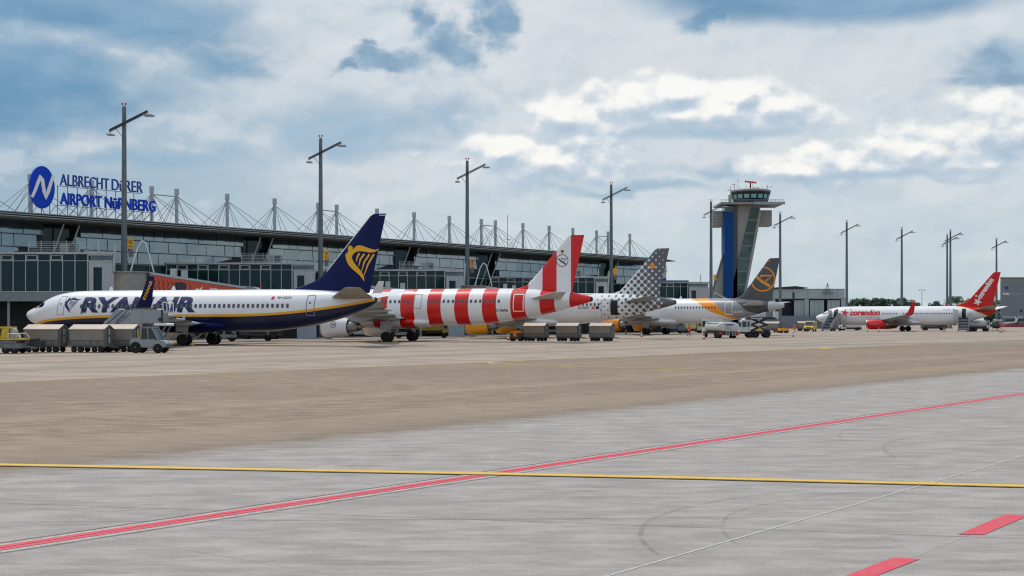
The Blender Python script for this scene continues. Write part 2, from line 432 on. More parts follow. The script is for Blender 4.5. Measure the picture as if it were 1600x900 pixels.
struct(g.build('apron', ground_mat('apron_surface', 'apron')))

def paint_mat(name, col, wear=.35):
    m = bpy.data.materials.new(name); m.use_nodes = True; nt = m.node_tree; b = nt.nodes['Principled BSDF']
    P = nt.nodes.new('ShaderNodeNewGeometry').outputs['Position']
    n2 = noise_n(nt, P, 7, 8, .8)
    link(nt, mix_n(nt, math_n(nt, 'MULTIPLY', ramp_n(nt, n2, .45, .62), wear), col, srgb(140, 136, 130)), b.inputs['Base Color'])
    b.inputs['Roughness'].default_value = .7
    return m
def stripe(name, pts, w, z, m, off=0.):
    """painted line through ground points"""
    vs, fs = stroke_poly(pts, w)
    if off:
        vs = []
        for i, (x, y) in enumerate(pts):
            a = pts[max(i-1, 0)]; b = pts[min(i+1, len(pts)-1)]
            dx, dy = b[0]-a[0], b[1]-a[1]; l = math.hypot(dx, dy)
            for s in (1, -1): vs.append((x-dy/l*(off+s*w/2), y+dx/l*(off+s*w/2)))
    mb = MB(); mb.add([(x, y, z) for x, y in vs], fs)
    return struct(mb.build(name, m))
Y_ = paint_mat('yellow_paint', srgb(222, 178, 58), .4); YF = paint_mat('faded_yellow_paint', srgb(190, 158, 84), .6)
RD = paint_mat('red_paint', srgb(214, 62, 82), .35); DK = paint_mat('dark_seam', srgb(62, 62, 64), .4)
LG = paint_mat('pale_primer', srgb(178, 168, 166), .9); WJ = paint_mat('pale_seam', srgb(190, 190, 188), .5)
def ext(a, b, k0, k1):
    return [(a[0]+(b[0]-a[0])*k0, a[1]+(b[1]-a[1])*k0), (a[0]+(b[0]-a[0])*k1, a[1]+(b[1]-a[1])*k1)]
yl = [ext(G(0, 727), G(750, 740.5), -.8, 0)[0], G(0, 727), G(300, 732.4), G(750, 740.8), G(1100, 748), G(1600, 760.5), ext(G(1100, 748), G(1600, 760.5), 0, 1.8)[1]]
stripe('yellow_line_border', yl, .37, .012, paint_mat('dark_yellow_border', srgb(120, 98, 50), .5))
stripe('yellow_line', yl, .27, .016, Y_)
rl = ext(G(0, 857), G(1600, 615), -.6, 2.2)
stripe('red_line_primer', rl, .52, .004, LG)
stripe('red_line', rl, .28, .008, RD)
stripe('red_line_seam', rl, .02, .0105, paint_mat('red_seam', srgb(150, 40, 56), .3))
stripe('line_edge_seam', rl, .03, .0065, DK, .29); stripe('line_edge_seam', rl, .018, .0065, DK, -.29)
stripe('pale_joint', ext(G(950, 900), G(1600, 712), -.5, 2), .035, .004, WJ)
for a, b in ((G(0, 786), G(1600, 842)), (G(0, 816), G(800, 811))): stripe('slab_joint', ext(a, b, -.3, 1.4), .012, .003, paint_mat('slab_joint', srgb(116, 114, 110), .5))
for q in ([(1497, 835.5), (1572, 804), (1608, 805.5), (1537, 836)], [(1322, 900), (1395, 872), (1437, 874), (1370, 900)]):
    mb = MB(); pts = [G(*p) for p in q]
    if q[0][1] == 900:
        d = (pts[0][0]-pts[1][0], pts[0][1]-pts[1][1]); pts[0] = (pts[0][0]+.15*d[0], pts[0][1]+.15*d[1]); pts[3] = (pts[3][0]+.15*d[0], pts[3][1]+.15*d[1])
    mb.add([(x, y, .006) for x, y in pts], [(0, 1, 2, 3)]); struct(mb.build('red_dash', RD))
stripe('faded_yellow_line', ext(G(0, 597.5), G(830, 562.6), -.6, 1) + [G(1000, 556), G(1290, 545)], .22, .006, YF)
stripe('hooked_yellow_line', [G(1900, 583), G(1600, 580.5), G(1100, 577), (G(900, 573.5)), G(820, 571), G(785, 569.3), G(768, 568), G(764, 566.8), G(768, 565.7), G(785, 564.7), G(830, 563.2)], .3, .01, paint_mat('worn_yellow_paint', srgb(204, 166, 66), .5))
stripe('grey_asphalt_strip', [G(1180, 541), G(1400, 536.8), G(1700, 533.8)], 4.2, .004, paint_mat('grey_asphalt_band', srgb(128, 124, 116), .5))
stripe('short_yellow_line', [G(1282, 545), G(1300, 543.8)], .8, .01, Y_)
stripe('thin_yellow_line', [G(1000, 556.5), G(1290, 545.5), G(1420, 541.5), G(1700, 534)], .18, .0085, YF)
# tyre scuffs on the concrete
tm = bpy.data.materials.new('tyre_scuff'); tm.use_nodes = True; nt2 = tm.node_tree; b2 = nt2.nodes['Principled BSDF']
b2.inputs['Base Color'].default_value = srgb(96, 94, 92); b2.inputs['Roughness'].default_value = .8
PP = nt2.nodes.new('ShaderNodeNewGeometry').outputs['Position']
link(nt2, math_n(nt2, 'MULTIPLY', ramp_n(nt2, noise_n(nt2, PP, 3, 6, .7), .3, .75), .27), b2.inputs['Alpha'])
def smooth_pts(ps, k=6):
    o = []
    for i in range(len(ps)-1):
        p0, p1, p2, p3 = ps[max(i-1, 0)], ps[i], ps[i+1], ps[min(i+2, len(ps)-1)]
        for j in range(k):
            t = j/k
            o.append(tuple(.5*((2*p1[c])+(-p0[c]+p2[c])*t+(2*p0[c]-5*p1[c]+4*p2[c]-p3[c])*t*t+(-p0[c]+3*p1[c]-3*p2[c]+p3[c])*t**3) for c in (0, 1)))
    return o+[ps[-1]]
for pts, ww in (([(1028, 868), (1006, 848), (1001, 832), (1018, 812), (1075, 793), (1160, 777), (1260, 765), (1400, 752)], .06),
                ([(1150, 850), (1133, 835), (1130, 818), (1150, 800), (1220, 784), (1330, 770), (1500, 758)], .045),
                ([(1400, 716), (1384, 706), (1383, 695), (1420, 684), (1480, 676), (1590, 668)], .08),
                ([(1320, 690), (1312, 678), (1340, 668), (1420, 658), (1600, 648)], .06)):
    stripe('tyre_mark', smooth_pts([G(*p) for p in pts]), ww, .005, tm)
# ------------------------------------------------------------------ airliners
WHITE = mat('white_aircraft_paint', srgb(228, 229, 232), .3, grime=.06, gscale=.5, coat=.3)
GREYP = mat('grey_wing_paint', srgb(158, 162, 164), .42, grime=.12, gscale=.7)
NAVY = mat('navy_paint', srgb(0, 18, 80), .45, spec=.25, coat=.0, grime=.1, gscale=.5)
REDP = mat('red_aircraft_paint', srgb(204, 10, 16), .4, coat=.0, grime=.08, gscale=.5)
YEL = mat('yellow_paintwork', srgb(238, 174, 18), .4)
ORG = mat('orange_paint', srgb(240, 146, 10), .35, coat=.2)
DARKM = mat('dark_grey_metal', srgb(52, 52, 54), .5, .3)
STEEL = mat('bare_metal', srgb(150, 148, 144), .35, .8, grime=.3, gscale=3)
RUB = mat('black_rubber', srgb(24, 24, 26), .8, grime=.2)
RIM = mat('wheel_rim_paint', srgb(196, 196, 198), .4, .3)
WINM = mat('cabin_window_glass', srgb(58, 64, 74), .12, spec=.8)
COCK = mat('cockpit_glass', srgb(22, 26, 32), .06, spec=.9)
BLACK = mat('near_black', srgb(14, 14, 16), .6)
CHAR = mat('charcoal_paint', srgb(74, 77, 82), .35, coat=.2, grime=.06)
LINE = mat('panel_outline_grey', srgb(128, 130, 134), .5)
WHT = mat('white_marking', srgb(232, 232, 230), .45)

def curve_n(nt, val, pts, xs, ys):
    """piecewise-smooth curve through pts; val divided by xs, output times ys"""
    n = nt.nodes.new('ShaderNodeFloatCurve'); c = n.mapping.curves[0]
    P = [(a/xs, b/ys) for a, b in pts]
    c.points[0].location = P[0]; c.points[1].location = P[-1]
    for p in P[1:-1]: c.points.new(*p)
    n.mapping.update()
    link(nt, math_n(nt, 'DIVIDE', val, xs), n.inputs['Value'])
    return math_n(nt, 'MULTIPLY', n.outputs[0], ys)
def livery(name, fn, rough=.3, coat=.12):
    m = bpy.data.materials.new(name); m.use_nodes = True; nt = m.node_tree; b = nt.nodes['Principled BSDF']
    b.inputs['Roughness'].default_value = rough; b.inputs['Coat Weight'].default_value = coat; b.inputs['Coat Roughness'].default_value = .1
    tc = nt.nodes.new('ShaderNodeTexCoord').outputs['Object']
    s = nt.nodes.new('ShaderNodeSeparateXYZ'); link(nt, tc, s.inputs[0])
    c = fn(nt, s.outputs[0], s.outputs[2], tc)
    # airframe panel joints and light soiling
    fr = math_n(nt, 'ABSOLUTE', math_n(nt, 'SUBTRACT', math_n(nt, 'FRACT', math_n(nt, 'DIVIDE', s.outputs[0], 2.6)), .5))
    joint = math_n(nt, 'MULTIPLY', math_n(nt, 'LESS_THAN', fr, .006), .22)
    c = mix_n(nt, joint, c, srgb(120, 124, 130))
    soil = noise_n(nt, tc, .9, 6, .62, (.35, 1, 1.4))
    mul = nt.nodes.new('ShaderNodeMix'); mul.data_type = 'RGBA'; mul.blend_type = 'MULTIPLY'; mul.inputs[0].default_value = 1
    link(nt, c, mul.inputs[6]); link(nt, mix_n(nt, ramp_n(nt, soil, .5, .8), (1, 1, 1, 1), (.88, .87, .86, 1)), mul.inputs[7])
    link(nt, mul.outputs[2], b.inputs['Base Color'])
    return m

S737 = dict(L=38.1, prof=[(0, 3.0, 3.0, .02), (.12, 3.28, 2.7, .33), (.45, 3.5, 2.4, .66), (1.1, 3.76, 2.05, 1.06), (1.6, 3.95, 1.88, 1.26), (2.3, 4.38, 1.70, 1.46),
            (3.2, 4.82, 1.52, 1.66), (4.5, 5.17, 1.40, 1.81), (6.5, 5.39, 1.36, 1.88), (9, 5.42, 1.35, 1.88), (24, 5.42, 1.35, 1.88), (27, 5.42, 1.38, 1.86),
            (30, 5.4, 1.66, 1.74), (32.6, 5.32, 2.1, 1.48), (34.9, 5.18, 2.68, 1.1), (36.5, 4.98, 3.25, .76), (37.7, 4.8, 3.8, .42), (38.1, 4.66, 4.08, .26)],
            wing=[(12.4, 1.0, 2.05, 9.4, 1.25), (13.4, 1.9, 2.15, 7.9, 1.0), (16.0, 5.9, 2.55, 5.0, .58), (22.9, 17.0, 3.5, 1.7, .2)],
            wlet=[(22.9, 17.0, 3.5, 1.7, .18), (23.3, 17.35, 3.58, 1.5, .16), (23.75, 17.6, 3.95, 1.28, .13), (24.8, 17.85, 6.1, .6, .07)],
            fin=[(5.0, 28.6, 37.5, .30), (5.42, 29.5, 37.6, .30), (5.65, 30.4, 37.65, .29), (6.07, 31.6, 37.75, .28), (6.5, 32.4, 37.8, .27), (7.1, 33.15, 37.95, .25), (7.96, 33.9, 38.13, .23), (12.3, 37.6, 39.1, .1), (12.5, 37.95, 39.2, .08)],
            stab=[(33.3, .3, 4.5, 4.6, .42), (34.0, .9, 4.6, 4.1, .38), (38.0, 7.17, 5.35, 1.5, .12)],
            eng=(12.5, 4.83, 1.52, 1.02, 4.2, 1.15), gear=(19.6, 2.86, .565, .43), nose_gear=(4.0, .34), fairing=(12.3, 23.4, 2.12, 1.2, 2.75))
def S320(L):
    d = L-37.57; a = d*.615
    return dict(L=L, prof=[(0, 3.2, 3.2, .02), (.15, 3.55, 2.85, .38), (.6, 3.95, 2.45, .8), (1.4, 4.5, 2.13, 1.2), (2.3, 5.1, 1.98, 1.5), (3.5, 5.6, 1.9, 1.75), (5, 5.88, 1.87, 1.9), (7, 6.0, 1.86, 1.975),
            (L-16, 6.0, 1.86, 1.975), (L-13.5, 6.0, 1.9, 1.96), (L-11, 5.99, 2.12, 1.9), (L-8, 5.95, 2.56, 1.7), (L-5, 5.8, 3.15, 1.3), (L-2.5, 5.55, 3.8, .85), (L-.8, 5.22, 4.25, .48), (L, 5.02, 4.5, .26)],
            wing=[(11.0+a, 1.0, 2.55, 8.6, 1.2), (11.9+a, 1.97, 2.65, 7.2, .95), (14.6+a, 6.4, 3.1, 4.4, .55), (20.6+a, 16.6, 4.3, 1.75, .2)],
            wlet=[(20.6+a, 16.6, 4.3, 1.75, .18), (20.95+a, 16.95, 4.4, 1.55, .16), (21.4+a, 17.2, 4.75, 1.3, .13), (22.5+a, 17.55, 6.35, .6, .07)],
            fin=[(5.5, L-9.6, L-2.2, .32), (5.95, L-8.5, L-2.1, .32), (6.3, L-7.4, L-2.05, .3), (8.0, L-5.8, L-1.68, .25), (10, L-4.1, L-1.22, .18), (11.6, L-2.75, L-.87, .1), (11.8, L-2.4, L-.8, .08)],
            stab=[(L-7.4, .3, 4.7, 4.0, .4), (L-6.9, .9, 4.78, 3.7, .36), (L-2.7, 6.3, 5.4, 1.5, .12)],
            eng=(10.75+a, 5.75, 1.72, 1.1, 3.2, 1.9), gear=(17.7+a, 3.8, .585, .46), nose_gear=(5.07, .36), fairing=(10.5+a, 22.2+a, 2.2, 1.45, 3.0))

def hermite(tab, x):
    if x <= tab[0][0]: return tab[0][1:]
    for i in range(len(tab)-1):
        if x <= tab[i+1][0]:
            a, b = tab[i], tab[i+1]; h = b[0]-a[0]; t = (x-a[0])/h
            def sl(i0):
                if i0 == 0 or i0 == len(tab)-1:
                    j = 0 if i0 == 0 else i0-1
                    return [(q-p)/(tab[j+1][0]-tab[j][0]) for p, q in zip(tab[j][1:], tab[j+1][1:])]
                o = []
                for k in range(1, len(tab[0])):
                    d0 = (tab[i0][k]-tab[i0-1][k])/(tab[i0][0]-tab[i0-1][0]); d1 = (tab[i0+1][k]-tab[i0][k])/(tab[i0+1][0]-tab[i0][0])
                    o.append(0 if d0*d1 <= 0 else 2*d0*d1/(d0+d1))
                return o
            ma, mb = sl(i), sl(i+1)
            return [(2*t**3-3*t*t+1)*p+(t**3-2*t*t+t)*h*m0+(-2*t**3+3*t*t)*q+(t**3-t*t)*h*m1 for p, q, m0, m1 in zip(a[1:], b[1:], ma, mb)]
    return tab[-1][1:]

def foil(u, v, z, c, t, n=14, vertical=False):
    """closed aerofoil ring; chord along +x from u; thickness t across z (or across y for a fin)"""
    xs = [.5*(1-math.cos(math.pi*k/n)) for k in range(n+1)]
    th = lambda x: (1.4845*math.sqrt(x)-.63*x-1.758*x*x+1.4215*x**3-.5075*x**4)
    up = [(x, th(x)) for x in xs]; lo = [(x, -th(x)) for x in reversed(xs[1:-1])]
    ring = []
    for x, y in up+lo:
        if vertical: ring.append((u+x*c, v+y*t, z))
        else: ring.append((u+x*c, v, z+y*t*(1. if y > 0 else .75)))
    return ring

class Plane:
    def __init__(s, spec, N, th, label, group=None):
        s.sp = spec; s.N = N; s.th = th; s.c = math.cos(th); s.s = math.sin(th)
        s.root = thing('airliner', label, 'airliner', (N[0], N[1], 0), -th, group)
    def at(s, x, y, v=1.9):
        """station and height on the port side seen at a photo pixel"""
        r = (x-800)/F
        u = (r*(s.N[1]-v*s.c)-s.N[0]+v*s.s)/(s.c+r*s.s)
        Z = s.N[1]-u*s.s-v*s.c
        return u, HC+(HY-y)*Z/F
    def body(s, m):
        sp = s.sp; us = []
        u = 0
        while u < sp['L']:
            us.append(u); u += .06 if u < .5 else (.15 if u < 2 else (.35 if u < 7 or u > sp['L']-14 else 1.0))
        us.append(sp['L']); rg = []; n = 72
        for u in us:
            t, b, hw = hermite(sp['prof'], u); zc = (t+b)/2; h = (t-b)/2
            rg.append([(u, hw*math.cos(2*math.pi*k/n), zc+max(h, .01)*math.sin(2*math.pi*k/n)) for k in range(n)])
        mb = MB(); mb.rings(rg)
        s.fus = mb.build('fuselage', m, s.root, smooth=60)
        # dark APU exhaust
        t, b, hw = hermite(sp['prof'], sp['L']); zc = (t+b)/2
        a = MB(); a.lathe([(-.25, hw*1.04), (0, hw*1.02), (.1, hw*.8), (.02, hw*.6)], (sp['L'], 0, zc)); a.build('tail_exhaust', DARKM, s.root, smooth=40)
        f0, f1, fw, fb, ft = sp['fairing']; rg = []
        for k in range(33):
            t_ = k/32; sh = math.sin(math.pi*t_)**.42 if 0 < t_ < 1 else .02
            zc = (fb+ft)/2; h = (ft-fb)/2
            rg.append([(f0+(f1-f0)*t_, fw*sh**.5*math.cos(2*math.pi*q/40), zc+h*(.25+.75*sh)*math.sin(2*math.pi*q/40)) for q in range(40)])
        mb = MB(); mb.rings(rg); return mb
    def hw(s, u, z):
        t, b, w = hermite(s.sp['prof'], u); zc = (t+b)/2; h = (t-b)/2
        return w*math.sqrt(max(.03, 1-((z-zc)/h)**2))
    def finhw(s, u, z):
        f = s.sp['fin']; _, = (0,)
        le, te, t = hermite(f, z); x = min(max((u-le)/(te-le), .001), 1)
        return t*(1.4845*math.sqrt(x)-.63*x-1.758*x*x+1.4215*x**3-.5075*x**4)
    def decal(s, name, poly, m, surf=None, parent=None, eps=.014, clip=(), grid=.22, side=-1):
        surf = surf or s.hw; vs, fs = poly; fs = tess(vs, fs)
        bm = bmesh.new(); bv = [bm.verts.new((a, 0, b)) for a, b in vs]
        for f in fs:
            try: bm.faces.new([bv[i] for i in f])
            except ValueError: pass
        bmesh.ops.triangulate(bm, faces=bm.faces[:])
        for p, q in clip:          # keep the left of p->q
            nrm = Vector((-(q[1]-p[1]), 0, q[0]-p[0])).normalized()
            bmesh.ops.bisect_plane(bm, geom=bm.verts[:]+bm.edges[:]+bm.faces[:], plane_co=(p[0], 0, p[1]), plane_no=nrm, clear_inner=True)
        zs = [v.co.z for v in bm.verts]
        if not zs: bm.free(); return None
        z = math.ceil(min(zs)/grid)*grid
        while z < max(zs):
            bmesh.ops.bisect_plane(bm, geom=bm.verts[:]+bm.edges[:]+bm.faces[:], plane_co=(0, 0, z), plane_no=(0, 0, 1)); z += grid
        xs = [v.co.x for v in bm.verts]; x = math.ceil(min(xs))
        while x < max(xs):
            bmesh.ops.bisect_plane(bm, geom=bm.verts[:]+bm.edges[:]+bm.faces[:], plane_co=(x, 0, 0), plane_no=(1, 0, 0)); x += 1.
        for v in bm.verts: v.co.y = side*(surf(v.co.x, v.co.z)+eps)
        bm.normal_update()
        for f in bm.faces:
            if f.normal.y*side < 0: f.normal_flip()
        me = bpy.data.meshes.new(name); bm.to_mesh(me); bm.free(); me.materials.append(m)
        for p in me.polygons: p.use_smooth = True
        o = bpy.data.objects.new(name, me); COL.objects.link(o); o.parent = parent or s.fus
        return o
    def windows(s, u0, u1, pitch, z, skip=(), ww=.29, wh=.43):
        n = int(round((u1-u0)/pitch))
        for k in range(n+1):
            u = u0+(u1-u0)*k/n
            if any(a < u < b for a, b in skip): continue
            vs = [(u+ww/2*math.copysign(abs(math.cos(t))**.7, math.cos(t)), z+wh/2*math.copysign(abs(math.sin(t))**.7, math.sin(t))) for t in [2*math.pi*(j+.5)/10 for j in range(10)]]
            s.decal('window', (vs, [tuple(range(10))]), WINM, eps=.02)
    def outline(s, name, u0, u1, z0, z1, m, w=.05, lean=0.):
        pts = [(u0, z0), (u1, z0), (u1+lean, z1), (u0+lean, z1), (u0, z0)]
        return s.decal(name, merge(*[stroke_poly([a, b], w) for a, b in zip(pts[:-1], pts[1:])]), m, eps=.022)
    def surfaces(s, finm, stabm, stabm2, wingm, wletm, fairm, fair_mb):
        sp = s.sp
        fair_mb.build('belly_fairing', fairm, s.root, smooth=50)
        for sd in (-1, 1):
            mb = MB(); mb.rings([foil(u, sd*v, z, c, t) for u, v, z, c, t in sp['wing']])
            wing = mb.build('wing', wingm, s.root, smooth=40)
            mb = MB(); mb.rings([foil(u, sd*v, z, c, t) for u, v, z, c, t in sp['wlet']])
            wl = mb.build('winglet', wletm, wing, smooth=40)
            if sd < 0: s.wl = wl
            for fr_ in (.18, .42, .66):       # flap track fairings
                k = fr_; a, b = (sp['wing'][1], sp['wing'][2]) if k < .3 else (sp['wing'][2], sp['wing'][3]); q = .55 if k < .3 else (k-.3)/.7
                te = (a[0]+a[3])*(1-q)+(b[0]+b[3])*q; vv = a[1]*(1-q)+b[1]*q; zz = a[2]*(1-q)+b[2]*q
                fb = MB(); fb.lathe([(-2.2, .02), (-1.8, .14), (-.9, .24), (0, .2), (.55, .1), (.9, .01)], (te, sd*vv, zz-.22), n=12)
                fb.build('flap_fairing', wingm, wing, smooth=50)
            mb = MB(); mb.rings([foil(u, sd*v, z, c, t) for u, v, z, c, t in sp['stab']])
            mb.build('stabilizer', stabm if sd < 0 else stabm2, s.root, smooth=40)
        rg = [foil(le, 0, z, te-le, t, vertical=True) for z, le, te, t in sp['fin']]
        mb = MB(); mb.rings(rg); s.fin = mb.build('fin', finm, s.root, smooth=40)
    def engines(s, cowl, lip=None):
        u0, v, z, r, L, LN = s.sp['eng']; lip = lip or STEEL
        for sd in (-1, 1):
            c = (u0, sd*v, z)
            e = MB(); e.lathe([(.32, r*.88), (.12, r*.92), (.02, r*.96), (.18, r*1.0)], c)
            prof = [(.18, r*1.0), (.7, r*1.07), (L*.45, r*1.1), (L*.8, r*1.0), (L, r*.84), (L-.02, r*.78), (L-.5, r*.76)]
            n = MB(); n.lathe(prof, c); root = n.build('engine', cowl, s.root, smooth=40)
            e.build('inlet_lip', lip, root, smooth=40)
            f = MB(); f.lathe([(.5, .02), (.75, r*.25), (.9, r*.3), (.92, r*.9), (1.0, r*.9)], c); f.build('fan', DARKM, root, smooth=30)
            x = MB(); x.lathe([(L-.3, r*.6), (L+.1, r*.62), (L+LN*.55, r*.46), (L+LN*.58, r*.4), (L+LN*.3, r*.38)], c)
            x.lathe([(L+LN*.2, r*.28), (L+LN*.6, r*.26), (L+LN, .03)], c); x.build('exhaust_nozzle', STEEL, root, smooth=40)
            p = MB(); wz = hermite([(w[1], w[2], w[0]) for w in s.sp['wing']], v)
            p.prism([(u0+L*.25, z+r*.95), (u0+L*.6, z+r*1.25), (wz[1]+1.0, wz[0]+.1), (wz[1]+3.2, wz[0]-.1), (u0+L+LN*.75, z+r*.35), (u0+L, z+r*.6)], sd*v-.18, sd*v+.18)
            p.build('pylon', GREYP, root, bevel=.05)
            if sd < 0: s.eng = root
    def gears(s):
        u, tr, r, sp_ = s.sp['gear']; top = s.sp['prof'][10][2]+.5
        def wheel(par, cx, cy, rr, wd):
            wv = MB(); wv.lathe([(-wd/2, rr*.55), (-wd/2, rr*.82), (-wd*.36, rr*.97), (0, rr), (wd*.36, rr*.97), (wd/2, rr*.82), (wd/2, rr*.55)], (cx, cy, rr), 'y', 28)
            wv.mi = 1; wv.lathe([(-wd*.48, .03), (-wd*.46, rr*.2), (-wd*.3, rr*.34), (-wd*.5, rr*.54), (wd*.5, rr*.54), (wd*.3, rr*.34), (wd*.46, rr*.2), (wd*.48, .03)], (cx, cy, rr), 'y', 20)
            wv.build('wheel', [RUB, RIM], par, smooth=35)
        for sd in (-1, 1):
            g = MB(); y = sd*tr
            g.cyl((u, y, r), (u-.1, y, 2.9), .13, .17); g.cyl((u, y-.55, r), (u, y+.55, r), .09)
            g.bar((u-.05, y, 1.3), (u-.1, y-sd*1.7, 2.5), .12); g.bar((u+.16, y, .75), (u+.34, y, 1.15), .1); g.bar((u+.34, y, 1.15), (u+.1, y, 1.6), .1)
            root = g.build('main_gear', mat('landing_gear_paint', srgb(176, 178, 180), .45, grime=.2), s.root, smooth=35)
            d = MB(); d.box(u-.75, u+.55, y+sd*.28-.03, y+sd*.28+.03, 1.35, 2.35, Matrix.Rotation(sd*.12, 3, 'X')); d.build('gear_door', GREYP, root)
            for k in (-1, 1): wheel(root, u, y+k*sp_, r, .38)
        un, rn = s.sp['nose_gear']; g = MB(); g.cyl((un, 0, rn), (un-.15, 0, 2.2), .09); g.cyl((un, -.25, rn), (un, .25, rn), .06)
        g.bar((un-.05, 0, 1.0), (un-.9, 0, 1.9), .09)
        root = g.build('nose_gear', GREYP, s.root, smooth=35)
        for k in (-1, 1): wheel(root, un, k*.24, rn, .2)
    def antennas(s, us, top):
        for u in us:
            a = MB(); a.prism([(u, top-.02), (u+.16, top+.42), (u+.36, top+.42), (u+.5, top-.02)], -.02, .02); a.build('blade_antenna', WHITE, s.root)
    def beacon(s, u, z):
        a = MB(); a.lathe([(0, .1), (.08, .09), (.14, .03)], (u, 0, z), 'z', 12); a.build('beacon', mat('red_lens', srgb(180, 20, 20), .2), s.root, smooth=50)

def tpoly(txt, u0, u1, z0, z1, shear=0., bold=0.):
    vs, fs = text_polys(txt, u1-u0, z1-z0, shear, bold)
    return [(a+u0, b+z0) for a, b in vs], fs

HARP = [(543, 387), (544, 384.5), (546, 383.6), (549, 384), (550.6, 386.5), (550, 390), (552, 388.6), (555.5, 384.8), (560, 383), (566, 384), (573, 386.8), (580, 389),
        (586, 390.2), (591.5, 388), (589.5, 391), (584, 393.8), (576, 394.4), (568, 392.8), (561, 392.2), (555.5, 393.6), (551.3, 397), (549.3, 401), (550, 405.5), (552.5, 410),
        (556.5, 415.5), (561.5, 421), (565.5, 427), (568, 434), (568.6, 440), (566, 436.5), (562, 431), (556, 425.4), (549, 419.4), (544, 413.5), (541, 407.5), (539.6, 401.5),
        (538.9, 397.6), (541.8, 395), (544, 391.5), (542.8, 389)]
HSTR = [[(561, 395.5), (557.5, 402), (556, 409)], [(568.6, 396.5), (562.5, 405), (559.6, 416)], [(576.4, 397.2), (568.5, 409), (564, 424)], [(583.2, 396.8), (574, 413), (567.6, 431)]]
def harp(mapf):
    ps = [([mapf(x, y) for x, y in HARP], [tuple(range(len(HARP)))])]
    for st in HSTR:
        pts = [mapf(x, y) for x, y in st]; k = abs(mapf(560, 400)[0]-mapf(561, 400)[0])
        ps.append(stroke_poly(pts, [2.9*k, 2.7*k, 1.0*k]))
    return merge(*ps)

# --- navy, yellow and white airliner at the left
def ryan_f(nt, x, z, tc):
    lo = curve_n(nt, x, [(0, 1.7), (1.2, 1.95), (3.5, 2.42), (5.6, 2.62), (9.5, 2.80), (18, 2.90), (26, 2.95), (30.5, 3.22), (33.8, 3.62), (36.2, 4.0), (38.2, 4.4), (40, 4.8)], 40, 8)
    c = mix_n(nt, math_n(nt, 'GREATER_THAN', z, math_n(nt, 'ADD', lo, .12)), srgb(236, 172, 20), srgb(230, 231, 235))
    return mix_n(nt, math_n(nt, 'LESS_THAN', z, math_n(nt, 'SUBTRACT', lo, .12)), c, srgb(0, 14, 62))
pr = Plane(S737, (-49.584, 130.992), .271, 'white and navy airliner with a yellow stripe and a golden harp on its tail')
fm = pr.body(livery('navy_yellow_white_livery', ryan_f))
pr.surfaces(NAVY, mat('bronze_stab_paint', srgb(150, 144, 128), .45, grime=.25, gscale=.8), WHITE, GREYP, NAVY, NAVY, fm)
pr.engines(WHITE); pr.gears(); pr.antennas((9.5, 16.5), 5.4)
le = MB(); le.tube([(33.15-.02, 0, 7.1), (33.9-.02, 0, 7.96), (37.6-.02, 0, 12.3)], .05, 8); le.build('leading_edge', WHT, pr.fin, smooth=60)
zt = [(pr.at(582.5, 333, 0)), (pr.at(604, 333, 0))]
pr.decal('emblem', harp(lambda x, y: pr.at(x, y, .2)), YEL, pr.finhw, pr.fin)
pr.decal('pale_line', stroke_poly([pr.at(592, 336.2, .1), pr.at(603, 336.2, .1)], .07), WHT, pr.finhw, pr.fin)
WZ = 3.82
pr.windows(7.55, 29.85, .507, WZ)
u0, z0 = pr.at(126, 488); u1, z1 = pr.at(308.5, 464)
pr.decal('lettering', tpoly('RYANAIR', u0, u1, 3.2, 4.75, .16, .05), mat('navy_lettering', srgb(13, 24, 84), .5), grid=.15)
def hm(x, y):      # the small harp by the front door: same shape, slanted
    u = 5.3+(x-539)*.031+(440-y)*.008; z = 3.13+(440-y)*.028
    return u, z
pr.decal('emblem', harp(hm), mat('navy_lettering', srgb(28, 46, 122)), grid=.15)
pr.decal('registration', tpoly('9H-QDX', *[pr.at(430, 0)[0], pr.at(453, 0)[0]], 4.45, 4.72, .12, .02), DARKM)
a = pr.at(421, 0)[0]
pr.decal('flag', ([(a, 4.42), (a+.3, 4.42), (a+.36, 4.72), (a+.06, 4.72)], [(0, 1, 2, 3)]), REDP)
pr.outline('door', pr.at(88, 0)[0], pr.at(98.5, 0)[0], 2.98, 4.85, LINE, .045, .12)
pr.outline('door', pr.at(476, 0)[0], pr.at(487.5, 0)[0], 2.9, 4.8, LINE, .07, .06)
for q in (0, 1):
    a = pr.at(481 if q else 92.5, 0)[0]; pr.decal('door_window', (disc_poly(a+.05, 4.08, .09, .09, 8)), DARKM, eps=.02)
a = pr.at(262, 0)[0]
for q in (0, 1.12): pr.outline('overwing_exit', a-1.25+q, a-.65+q, 3.42, 4.35, LINE, .04)
pr.decal('cockpit_window', ([(1.28, 3.66), (1.85, 4.08), (2.25, 4.3), (2.1, 3.72)], [(0, 1, 2, 3)]), COCK, eps=.02)
pr.decal('cockpit_window', ([(2.18, 3.73), (2.34, 4.3), (2.84, 4.24), (2.9, 3.95), (2.66, 3.77)], [(0, 1, 2, 3, 4)]), COCK, eps=.02)
pr.decal('service_panel', disc_poly(7.6, 3.18, .12, .16, 10), LINE)
# yellow word up the winglet (outboard face)
wt = text_polys('RYANAIR', 1.75, .3, 0, .03)
def onw(a, b):
    z = 4.12+a*.92; k = (z-3.95)/2.15; u = 23.75+(24.8-23.75)*k+.22+a*.02; v = 17.6+(17.85-17.6)*k
    return (u+.42-b*.9, -(v+.115-k*.05), z+b*.35)
flat_mesh('lettering', wt[0], wt[1], YEL, pr.wl, xf=onw)

